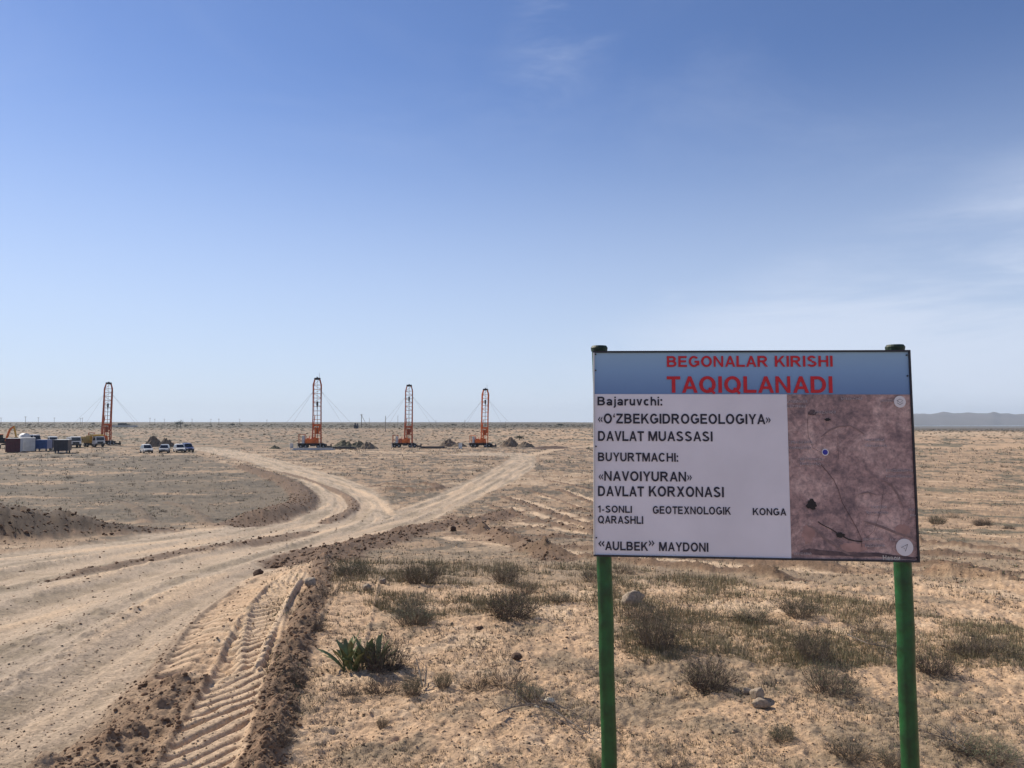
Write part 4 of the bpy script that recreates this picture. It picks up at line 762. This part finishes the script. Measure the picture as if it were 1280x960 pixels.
MB().box((0, 0, 1.5), (6.0, 5, 3.2)).build('wall', MT['roof'], bd); MB().box((0, 0, 3.2), (6.5, 5.5, .3)).build('roof', MT['roof'], bd); [MB().box((x, -2.52, 1.7), (.9, .06, 1.0)).build('window', MT['glass'], bd) for x in (-2, 0, 2)]
wl = empty('compound_wall', atD(156, 640), 0, 'long pale compound wall before the small grey building', 'wall'); MB().box((0, 0, .5), (22, .3, 1.3)).build('wall_face', MT['plaster'], wl); MB().box((0, 0, 1.2), (22.2, .4, .12)).build('coping', MT['plaster'], wl)
def far_tree(px, d, W, H_, label, seed, grp='dark trees on the left horizon', trunk=True):
    rd_ = random.Random(seed); c = empty('far_tree' if trunk else 'round_bush', atD(px, d), 0, label, 'tree' if trunk else 'bush', grp); V, Q = [], []
    for _ in range(420):
        a = rd_.random() * 6.283; e = math.asin(rd_.uniform(-.4, 1)); rr_ = rd_.random() ** .4 * (1 + .25 * math.sin(3 * a + seed)); p = Vector((math.cos(a) * math.cos(e) * W / 2, math.sin(a) * math.cos(e) * W / 2, math.sin(e) * H_ * .5)) * rr_ + Vector((0, 0, H_ * .5))
        s = W * .06; k = len(V)
        for _j in range(3): V.append(tuple(p + Vector((rd_.uniform(-s, s), rd_.uniform(-s, s), rd_.uniform(-s, s)))))
        Q.append((k, k + 1, k + 2))
    mk('crown', V, Q, MT['tree'], c)
    tb = MB(); tb.bar((0, 0, -.2), (0, 0, H_ * .5), W * .04 + .05, W * .02 + .03); [tb.bar((0, 0, H_ * .3), (math.cos(a) * W * .25, math.sin(a) * W * .25, H_ * .7), .04, .02, 5) for a in (0, 2, 4)]; tb.build('trunk', MT['bark'], c)
far_tree(221.5, 640, 4.5, 5.0, 'left dark tree of the pair on the horizon above the parked cars', 3); far_tree(226.5, 650, 5.5, 6.0, 'taller right dark tree of the pair on the horizon above the parked cars', 5)
far_tree(233, 680, 4, 1.8, 'low dark scrub right of the pair of horizon trees', 7, None, False); far_tree(160, 690, 6, 2.2, 'low scrub beside the small grey building', 8, None, False)
far_tree(38, 800, 3.6, 2.4, 'small dark tree on the horizon left of the blue cabin', 21); far_tree(117, 900, 5, 3.2, 'low dark tree on the horizon just left of the far left mast', 22)
far_tree(291, 850, 6, 2.6, 'flat dark tree on the horizon between the parked cars and the tallest mast', 23); far_tree(566, 800, 4, 2.6, 'small dark tree on the horizon left of the bright orange mast', 24); far_tree(700, 760, 7, 2.4, 'flat dark tree on the horizon just left of the sign board', 25)
p_ = at(649.5, 550.5); far_tree(649.5, p_.y, 3.2, 1.6, 'lone dark round bush above the mounds right of the bright orange mast', 9, None, False)

# ------------------------------------------------------------------ near things: shrubs, plant, stones, stalks
def pm_(px, py): x, y = G(px, py); return Vector((x, y, float(ground_z(x, y)[0]))), y / F
def ribbon_curve(V, Q, p0, d, ln, w0, bend, seg, rd_, side=None):
    p = Vector(p0); d = Vector(d).normalized(); s = Vector((rd_.uniform(-1, 1), rd_.uniform(-1, 1), rd_.uniform(-.3, .3))).cross(d)
    if s.length < 1e-4: s = Vector((1, 0, 0))
    s.normalize(); k0 = len(V)
    for i in range(seg + 1):
        ww = w0 * (1 - .75 * i / seg); V.append(tuple(p - s * ww)); V.append(tuple(p + s * ww))
        if i: k = k0 + 2 * i; Q.append((k - 2, k - 1, k + 1, k))
        d = (d + Vector((rd_.uniform(-1, 1), rd_.uniform(-1, 1), rd_.uniform(-1, 1))) * .22 + Vector((0, 0, bend))).normalized(); p = p + d * ln / seg
    return p, d
def shrub_mesh(seed, dens, upright, leafy):
    rd_ = random.Random(seed); V, Q = [], []; LV, LQ = [], []
    for _ in range(dens):
        a = rd_.random() * 6.283; r0 = rd_.random() ** .5 * .42; lean = rd_.random() ** .7 * (1.35 - upright); base = (math.cos(a) * r0, math.sin(a) * r0, -.03); a2 = a + rd_.uniform(-.7, .7)
        d = Vector((math.cos(a2) * math.sin(lean), math.sin(a2) * math.sin(lean), math.cos(lean))); ln = rd_.uniform(.45, 1.0) * (.75 + .25 * math.cos(lean))
        tip, dd = ribbon_curve(V, Q, base, d, ln * .55, .0075, .06, 3, rd_)
        for _b in range(rd_.choice((2, 3, 4))):
            t2, d2 = ribbon_curve(V, Q, Vector(base).lerp(tip, rd_.uniform(.4, 1)), dd + Vector((rd_.uniform(-.8, .8), rd_.uniform(-.8, .8), rd_.uniform(-.3, .6))), ln * rd_.uniform(.25, .6), .0045, .05, 2, rd_)
            if rd_.random() < leafy:
                for _l in range(4):
                    q = tip.lerp(t2, rd_.random()); k = len(LV); s = .022; v = Vector((rd_.uniform(-1, 1), rd_.uniform(-1, 1), rd_.uniform(0, 1.2))).normalized(); u_ = v.orthogonal().normalized()
                    LV += [tuple(q - u_ * s * .35), tuple(q + u_ * s * .35), tuple(q + v * s * 2.2)]; LQ.append((k, k + 1, k + 2))
    return V, Q, LV, LQ
def mesh_of(name, V, Q, m): me = bpy.data.meshes.new(name); me.from_pydata(V, [], Q); me.materials.append(m); return me
KINDS = {}
for kname, dens, up, leafy, tm_, fm_ in (('ball', 360, .10, .25, 'twigd', 'fol'), ('tall', 260, .40, .35, 'twig', 'folg'), ('loose', 150, -.05, .35, 'twig', 'fol'), ('green', 240, .30, .95, 'twig', 'folg'), ('spread', 190, -.15, .2, 'twigd', 'fol')):
    KINDS[kname] = []
    for v in range(2):
        V_, Q_, LV_, LQ_ = shrub_mesh(hash(kname) % 7 if False else len(kname) * 31 + v * 7 + dens, dens, up, leafy); KINDS[kname].append((mesh_of('twigs', V_, Q_, MT[tm_]), mesh_of('foliage', LV_, LQ_, MT[fm_])))
def shrub(px, py, wpx, hpx, kind, label, rz=None, name='desert_shrub', cat='shrub'):
    p, k = pm_(px, py); W = wpx * k / 2 * 1.22; H_ = hpx * k * 1.12; tw_, fo_ = KINDS[kind][int(px) % 2]
    c = empty(name, p, rz if rz is not None else (px * 7.3) % 6.28, label, cat); c.scale = (W, W, H_)
    for nm, me in (('twigs', tw_), ('foliage', fo_)): o = bpy.data.objects.new(nm, me); C.collection.objects.link(o); o.parent = c
    return c
SH = [(640, 772, 66, 40, 'ball', 'dense dark grey shrub above the lone brown clod, left of the left green post'), (518, 781, 62, 30, 'green', 'brownish green shrub right of the leafy green plant, behind it'), (517, 764, 36, 28, 'loose', 'loose pale twiggy shrub rising just behind the brownish green one'),
      (440, 721, 56, 20, 'green', 'low green shrub right of the dark road bank, near the small stones'), (527, 729, 60, 32, 'green', 'tall olive shrub at the back edge of the grass, centre left'), (632, 727, 46, 26, 'tall', 'grey shrub behind the dense dark one'), (655, 741, 40, 22, 'loose', 'thin grey shrub hugging the upper right of the dense dark one'),
      (480, 838, 64, 44, 'ball', 'dark purple brown shrub growing against the leafy green plant'), (476, 862, 50, 30, 'spread', 'dark spreading shrub just below the leafy green plant'), (438, 868, 30, 16, 'spread', 'small dark shrub lower left of the leafy green plant'),
      (596, 856, 44, 24, 'spread', 'sparse dark shrub in the bare sand below the dense dark one'), (636, 854, 62, 34, 'loose', 'sparse grey green shrub beside the lone brown clod'), (660, 872, 44, 20, 'green', 'low green tuft above the fallen dead branch'),
      (886, 860, 66, 42, 'ball', 'round dark brown shrub standing alone between the posts, above the paired stones'), (822, 812, 62, 62, 'tall', 'tall brown twiggy shrub below the big pale rock'), (798, 772, 50, 28, 'loose', 'low twiggy shrub at the foot of the big pale rock'), (1042, 862, 72, 46, 'tall', 'wide twiggy shrub right of centre between the posts'), (1018, 826, 52, 44, 'tall', 'upright grey green shrub joined to the top of the wide twiggy one'),
      (1168, 842, 54, 32, 'ball', 'dark shrub just right of the right green post'), (1216, 820, 56, 26, 'spread', 'grey lying shrub at the right, past the dark one by the post'), (372, 858, 36, 26, 'spread', 'dark shrub on the crumbled bank below the tyre lip'), (395, 790, 36, 22, 'spread', 'thin dark shrub on the bank left of the leafy green plant'), (409, 748, 34, 18, 'loose', 'pale loose shrub on top of the dark bank, below the low green one'),
      (516, 866, 30, 26, 'green', 'small green tuft with dark dead stalks beside it'), (554, 857, 26, 20, 'green', 'small green tuft right of the dead stalks'), (478, 906, 18, 16, 'green', 'tiny green tuft alone in the lower sand'), (352, 938, 44, 24, 'spread', 'dark brush in the lower corner of the crumbled bank'),
      (978, 924, 36, 20, 'green', 'small green tuft low between the posts'), (1062, 946, 62, 24, 'green', 'green tuft left of the foot of the right post'), (1238, 952, 76, 24, 'green', 'wide green tuft in the bottom right corner'), (1198, 944, 40, 20, 'spread', 'grey dead brush left of the bottom right tuft'), (1118, 958, 50, 24, 'green', 'green tuft at the foot of the right post'),
      (746, 966, 26, 22, 'green', 'green tuft at the foot of the left post'), (846, 964, 52, 24, 'spread', 'dark brush at the bottom edge right of the left post'), (1240, 818, 60, 24, 'loose', 'pale loose shrub at the right edge of the grass'), (780, 716, 34, 18, 'loose', 'grey shrub behind the big pale rock'), (745, 728, 44, 24, 'loose', 'grey shrub behind the left post'),
      (700, 752, 40, 14, 'green', 'flat green tuft left of the left post'), (940, 776, 60, 20, 'green', 'green tuft in the middle of the grass belt'), (1000, 772, 56, 24, 'green', 'taller green tuft in the grass belt nearer the right post'), (870, 790, 50, 20, 'loose', 'loose grey tuft below the grass belt'), (1085, 792, 46, 22, 'loose', 'loose tuft left of the right post in the grass belt'),
      (10, 650, 34, 20, 'green', 'beige green bush above the dark bank at the left edge'), (1172, 655, 24, 12, 'green', 'left one of the green bushes behind the sign at right'), (1192, 648, 18, 9, 'loose', 'small grey bush between the green bushes behind the sign'), (1228, 656, 26, 11, 'ball', 'dark bush on the right plain above the pale sand'), (1262, 662, 16, 7, 'ball', 'tiny dark bush at the right edge of the plain')]
for a in SH: shrub(*a)
MT['twigp'] = mat('pale_dead_stems', (.30, .245, .17), .9, 0, .4, 12)
for i in range(26):                                                          # small bushes scattered over the plain, each its own thing
    px = rng.uniform(0, 1280); py = rng.uniform(570, 640)
    x_, y_ = G(px, py)
    _, _, dk_, rd_f = terrain(np.array([x_]), np.array([y_]))
    if rd_f[0] > .1 or (740 < px < 1140): continue
    s = shrub(px, py, rng.uniform(8, 13), rng.uniform(2.5, 4.5), 'loose', 'small dark bush, one of those dotted over the far plain'); s['group'] = 'small dark bushes dotted over the plain'
# leafy plant: every strap leaf a mesh of its own
plp, plk = pm_(452, 834); plant = empty('leafy_plant', plp, 0, 'leafy green plant with thick upright strap leaves beside the tyre marks', 'plant')
def leaf_mesh(seed):
    rd_ = random.Random(seed); V, Q = [], []; n = 7; bend = rd_.uniform(.25, .75); wv_ = rd_.uniform(.8, 1.2)
    for i in range(n + 1):
        t = i / n; x = t; z = -bend * t * t * .45; w_ = .085 * wv_ * (.35 + .65 * t) * (1 - max(0, (t - .8) / .2) ** 2 * .9); f = .035 * math.sin(t * 3)
        V += [(x, -w_, z + f), (x, -w_ * .45, z + f * .3 + .004 * math.sin(9 * t)), (x, 0, z - f * .5), (x, w_ * .45, z + f * .3), (x, w_, z + f * math.cos(5 * t + seed))]
        if i:
            k = 5 * i
            for j in range(4): Q.append((k - 5 + j, k - 4 + j, k + j + 1, k + j))
    return mesh_of('leaf', V, Q, MT['leaf'])
LM = [leaf_mesh(s) for s in range(6)]
for me in LM: me.polygons.foreach_set('use_smooth', [True] * len(me.polygons))
rd_ = random.Random(4)
for i in range(64):
    o = bpy.data.objects.new('leaf', LM[i % 6]); C.collection.objects.link(o); o.parent = plant; a = i * 2.399 + rd_.uniform(-.3, .3); up = 1.45 - .62 * (i / 64) ** .9 + rd_.uniform(-.12, .12)
    o.location = (rd_.uniform(-.13, .13), rd_.uniform(-.06, .06), rd_.uniform(0, .02)); o.rotation_euler = (rd_.uniform(-.25, .25), -up, a); s = rd_.uniform(.15, .25) * (1.1 - .25 * i / 64); o.scale = (s, s * 1.0, s)
# stones: faceted, each its own outline
def stone(name, px, py, wpx, hpx, m, label, seed, cat='stone', flat=.0):
    p, k = pm_(px, py); V = ICO3.copy(); nz = fbm(V[:, 0] * 1.3 + seed, V[:, 1] * 1.3 + V[:, 2] * 1.7, seed, 4, .55); V = V * (1 + .55 * nz)[:, None]
    for _ in range(7):                                                       # chip flat faces
        d = rng.normal(size=3); d /= np.linalg.norm(d); h = rng.uniform(.62, .85); q = V @ d; V = V - d[None] * np.maximum(0, q - h)[:, None]
    V = V * np.array([wpx * k / 2, wpx * k / 2 * .8, hpx * k / 2 * 1.15]) + np.array([0, 0, hpx * k * .38])
    o = mk_np(name, V, ICOF3, m, smooth=False); o.location = p; return tag(o, label, cat)
stone('pale_rock', 790, 757, 28, 22, MT['stone'], 'big pale knobbly rock right of the left green post', 3, 'rock'); stone('field_stone', 947, 873, 21, 19, MT['stone'], 'upper tan stone of the pair low between the posts', 5); stone('field_stone', 951, 881, 24, 10, MT['stone'], 'flat lower stone of the pair between the posts', 7); stone('field_stone', 934, 864, 13, 9, MT['stone'], 'small stone just above left of the pair between the posts', 8)
stone('cream_stone', 687, 878, 15, 10, MT['stonew'], 'bright cream stone above the fallen branch', 9); stone('cream_stone', 671, 883, 8, 4, MT['stonew'], 'tiny white chip left of the bright cream stone', 10); stone('soil_clod', 646, 824, 15, 9, MT['stoned'], 'lone dark brown clod in bare sand, centre', 12, 'clod')
stone('field_stone', 458, 738, 12, 8, MT['stone'], 'rounded tan stone beside the low green shrub', 14); stone('field_stone', 479, 729, 10, 7, MT['stone'], 'small tan stone behind the rounded one near the low green shrub', 15); stone('soil_clod', 567, 665, 9, 8, MT['stoned'], 'dark clod on the furrowed ground at the road fork', 16, 'clod'); stone('soil_clod', 600, 786, 9, 5, MT['stoned'], 'small flat clod below the brownish green shrub', 17, 'clod')
stone('field_stone', 388, 738, 16, 12, MT['stone'], 'tan stone at the head of the tyre lip', 18); stone('soil_clod', 322, 712, 14, 9, MT['stoned'], 'dark clod at the head of the tyre marks', 19, 'clod')
# fallen branch and dead stalks
def branch(name, pts, r, twn, label, cat, seed):
    p0, k = pm_(*pts[0][:2]); rd_ = random.Random(seed); mbx = MB(); P = []
    for j, q in enumerate(pts): a, _ = pm_(q[0], q[1]); P.append(a - p0 + Vector((0, 0, .02 + (q[2] if len(q) > 2 else .02))))
    for j, (a, b) in enumerate(zip(P[:-1], P[1:])): mbx.bar(a, b, r * (1 - .7 * j / len(P)), r * (1 - .7 * (j + 1) / len(P)), 6)
    for _ in range(twn):
        j = rd_.randrange(len(P) - 1); a = P[j].lerp(P[j + 1], rd_.random()); d = Vector((rd_.uniform(-1, 1), rd_.uniform(-.8, .8), rd_.uniform(0, .9))).normalized(); L_ = rd_.uniform(.03, .13); b = a + d * L_; mbx.bar(a, b, r * .35, r * .2, 4); c = b + (d + Vector((rd_.uniform(-.7, .7), rd_.uniform(-.7, .7), rd_.uniform(-.5, .3)))).normalized() * L_ * .7; mbx.bar(b, c, r * .2, r * .08, 4)
    o = mbx.build(name, MT['branch']); o.location = p0; return tag(o, label, cat)
branch('fallen_branch', [(622, 902), (640, 894, .03), (664, 894, .04), (688, 897, .03), (706, 906, .02), (738, 924, .01)], .006, 46, 'fallen grey dead branch lying across the sand left of the left post', 'branch', 3)
branch('fallen_branch', [(676, 880, .02), (690, 886, .02), (716, 890, .0)], .004, 20, 'short dead twig beside the bright cream stone', 'branch', 5)
branch('dead_stalk', [(528, 858, 0), (524, 850, .07), (520, 846, .12)], .006, 5, 'dark dead stalk standing left in the small green tuft pair', 'stalk', 7); branch('dead_stalk', [(531, 858, 0), (533, 852, .06), (532, 848, .09)], .005, 3, 'shorter dark dead stalk right of the other', 'stalk', 9)
branch('fallen_branch', [(1176, 936), (1190, 942, .03), (1204, 948, .02)], .006, 22, 'grey dead twig left of the bottom right tuft', 'branch', 11); branch('fallen_branch', [(730, 840), (738, 837, .01), (746, 837)], .004, 4, 'thin stick lying left of the left post', 'branch', 13)
branch('fallen_branch', [(1060, 800), (1085, 812, .02), (1110, 815, .01)], .005, 22, 'grey dead twig just left of the right post', 'branch', 15)
# ------------------------------------------------------------------ scattered stuff
def inpoly(px, py, P):
    ins = np.zeros(px.shape, bool)
    for i in range(len(P)):
        (ax, ay), (bx, by) = P[i - 1], P[i]; ins ^= ((ay > py) != (by > py)) & (px < (bx - ax) * (py - ay) / (by - ay + 1e-12) + ax)
    return ins
def Gv(px, py):
    u, v = (px - 640) / F, (480 - py) / F; ry = math.cos(PITCH) - v * math.sin(PITCH); s = (math.sin(PITCH) + v * math.cos(PITCH)) / ry
    y = np.interp(s, -_ts, _td); return u / ry * y, y
def scatter_rocks(name, px, py, size, cols, sq=.6, lim=None):
    x, y = Gv(px, py); z, _, dk_, rd_ = terrain(x, y); n = len(x); m = np.ones(n, bool) if lim is None else lim(dk_, rd_, x, y); x, y, z, size, cols = x[m], y[m], z[m], size[m], cols[m]; n = len(x)
    nv = len(ICO1); jit = 1 + .55 * (rng.random((n, nv, 1)) - .5); sc = size[:, None, None] * (np.array([1, 1, sq])[None, None] * (.7 + .6 * rng.random((n, 1, 3)))); a = rng.random(n) * 6.283; ca, sa = np.cos(a)[:, None], np.sin(a)[:, None]
    P = ICO1[None] * jit * sc; Px = P[..., 0] * ca - P[..., 1] * sa + x[:, None]; Py = P[..., 0] * sa + P[..., 1] * ca + y[:, None]; Pz = P[..., 2] + (z + size * .15)[:, None]
    V = np.stack([Px, Py, Pz], -1).reshape(-1, 3); Q = (ICOF1[None] + np.arange(n)[:, None, None] * nv).reshape(-1, 3); o = mk_np(name, V, Q, MT['clod'], np.repeat(cols, nv, 0)); tag(o, kind='stuff'); return n
n = 26000; px = rng.uniform(-60, 1340, n); py = 600 + 380 * rng.random(n) ** .8; _, yy = Gv(px, py); size = yy / F * (.6 + 1.3 * rng.random(n) ** 4) ; size = np.minimum(size, .035)
cc = np.where(rng.random((n, 1)) < .45, SAND * .95, np.where(rng.random((n, 1)) < .5, GRAV, DARK * 1.3)) * (.7 + .6 * rng.random((n, 1)))
scatter_rocks('pebbles', px, py, size, cc, lim=lambda d, r, x, y: rng.random(len(x)) < np.where(r > .5, .5, .85))
n = 60000; px = rng.uniform(-60, 760, n); py = 625 + 350 * rng.random(n); _, yy = Gv(px, py); size = np.minimum(yy / F * (.9 + 2.6 * rng.random(n) ** 4), .05); cc = (DARK * 1.35)[None] * (.7 + .7 * rng.random((n, 1)))
print('clods', scatter_rocks('soil_crumbs', px, py, size, cc, .8, lim=lambda d, r, x, y: d > .40 + 1.0 * rng.random(len(x))))
def blades(name, px, py, hgt, wid, cols, nb, spread, lean=.6, m='grass', lim=None):
    x, y = Gv(px, py); z, _, dk_, rd_ = terrain(x, y); k = np.ones(len(x), bool) if lim is None else lim(dk_, rd_, x, y); x, y, z, hgt, wid, cols = [q[k] for q in (x, y, z, hgt, wid, cols)]; n = len(x)
    x = np.repeat(x, nb); y = np.repeat(y, nb); z = np.repeat(z, nb); h = np.repeat(hgt, nb) * (.4 + .8 * rng.random(n * nb)); w_ = np.repeat(wid, nb); c = np.repeat(cols, nb, 0) * (.7 + .6 * rng.random((n * nb, 1))); sp = np.repeat(hgt, nb) * spread; N_ = n * nb
    a = rng.random(N_) * 6.283; r_ = rng.random(N_) ** .6; bx = x + np.cos(a) * r_ * sp; by = y + np.sin(a) * r_ * sp; a2 = a + rng.normal(size=N_) * .8; ln = np.abs(rng.normal(size=N_)) * lean; hx = np.cos(a2) * np.sin(ln) * h; hy = np.sin(a2) * np.sin(ln) * h; hzv = np.cos(np.minimum(ln, 1.45)) * h; b2 = rng.random(N_) * 3.14; wx_, wy_ = np.cos(b2) * w_, np.sin(b2) * w_
    V = np.stack([np.stack([bx - wx_, by - wy_, z - .01], -1), np.stack([bx + wx_, by + wy_, z - .01], -1), np.stack([bx + hx, by + hy, z + hzv], -1)], 1).reshape(-1, 3); Q = np.arange(N_ * 3).reshape(-1, 3); o = mk_np(name, V, Q, MT[m], np.repeat(c, 3, 0)); tag(o, kind='stuff')
GR = [(395, 700), (560, 703), (745, 706), (900, 722), (1080, 752), (1290, 786), (1290, 845), (1150, 830), (1080, 835), (1010, 840), (900, 818), (800, 830), (745, 790), (680, 790), (600, 770), (520, 780), (440, 750), (395, 725)]
n = 36000; px = rng.uniform(390, 1300, n); py = rng.uniform(700, 835, n); k = inpoly(px, py, GR); px, py = px[k], py[k]; xx, yy = Gv(px, py); dn = fbm(xx * 1.1, yy * 1.1, 201, 3); k = dn + .60 * rng.random(len(dn)) > .37; px, py, yy = px[k], py[k], yy[k]; n = len(px)
GC = np.array([(.20, .18, .095), (.28, .235, .14), (.36, .285, .18), (.16, .145, .08)]); cc = GC[rng.integers(0, 4, n)]
blades('grass', px, py, yy / F * rng.uniform(4, 12, n), yy / F * .36, cc, 8, .75, .75, lim=lambda d, r, x, y: (r < .1) & (d < .4))
# low dead litter and dry sprigs over the sand
n = 22000; px = rng.uniform(330, 1320, n); py = 690 + 290 * rng.random(n); xx, yy = Gv(px, py); dn = fbm(xx * 1.5, yy * 1.5, 211, 3); k = dn + .3 * rng.random(n) > .12; px, py, yy = px[k], py[k], yy[k]; n = len(px)
LC = np.array([(.10, .08, .06), (.14, .115, .08), (.12, .13, .065), (.20, .16, .12)]); blades('dry_litter', px, py, np.minimum(yy / F * rng.uniform(2, 6, n), .035), yy / F * .5, LC[rng.integers(0, 4, n)], 7, 1.0, 1.1, lim=lambda d, r, x, y: r < .1)
# scrub over the middle distance
n = 17000; px = rng.uniform(-40, 1320, n); py = 560 + 145 * rng.random(n) ** 1.2; xx, yy = Gv(px, py); dn = fbm(xx * .25, yy * .15, 221, 3); k = dn + .35 * rng.random(n) > .12; px, py, yy = px[k], py[k], yy[k]; n = len(px)
blades('plain_scrub', px, py, yy / F * rng.uniform(.8, 2.8, n), yy / F * .5, LC[rng.integers(0, 4, n)] * 1.25, 6, 1.6, 1.2, lim=lambda d, r, x, y: r < .1)
# far scrub belt toward the horizon
n = 9000; px = rng.uniform(-60, 1340, n); dd = 215 * np.exp(rng.random(n) * 1.75); x = (px - 640) / F * dd
zz, _, _, _ = terrain(x, dd); sz = dd / F * rng.uniform(.3, 1.0, n) ** 1.5 * .9; nv = len(ICO1); P = ICO1[None] * (1 + .6 * (rng.random((n, nv, 1)) - .5)) * (sz[:, None, None] * np.array([2.2, 1.3, .55])[None, None]); V = (P + np.stack([x, dd, zz + sz * .3], -1)[:, None]).reshape(-1, 3); Q = (ICOF1[None] + np.arange(n)[:, None, None] * nv).reshape(-1, 3)
tag(mk_np('far_scrub', V, Q, MT['clod'], np.repeat(OLIV[None] * (1.0 + .7 * rng.random((n, 1))), nv, 0)), kind='stuff')
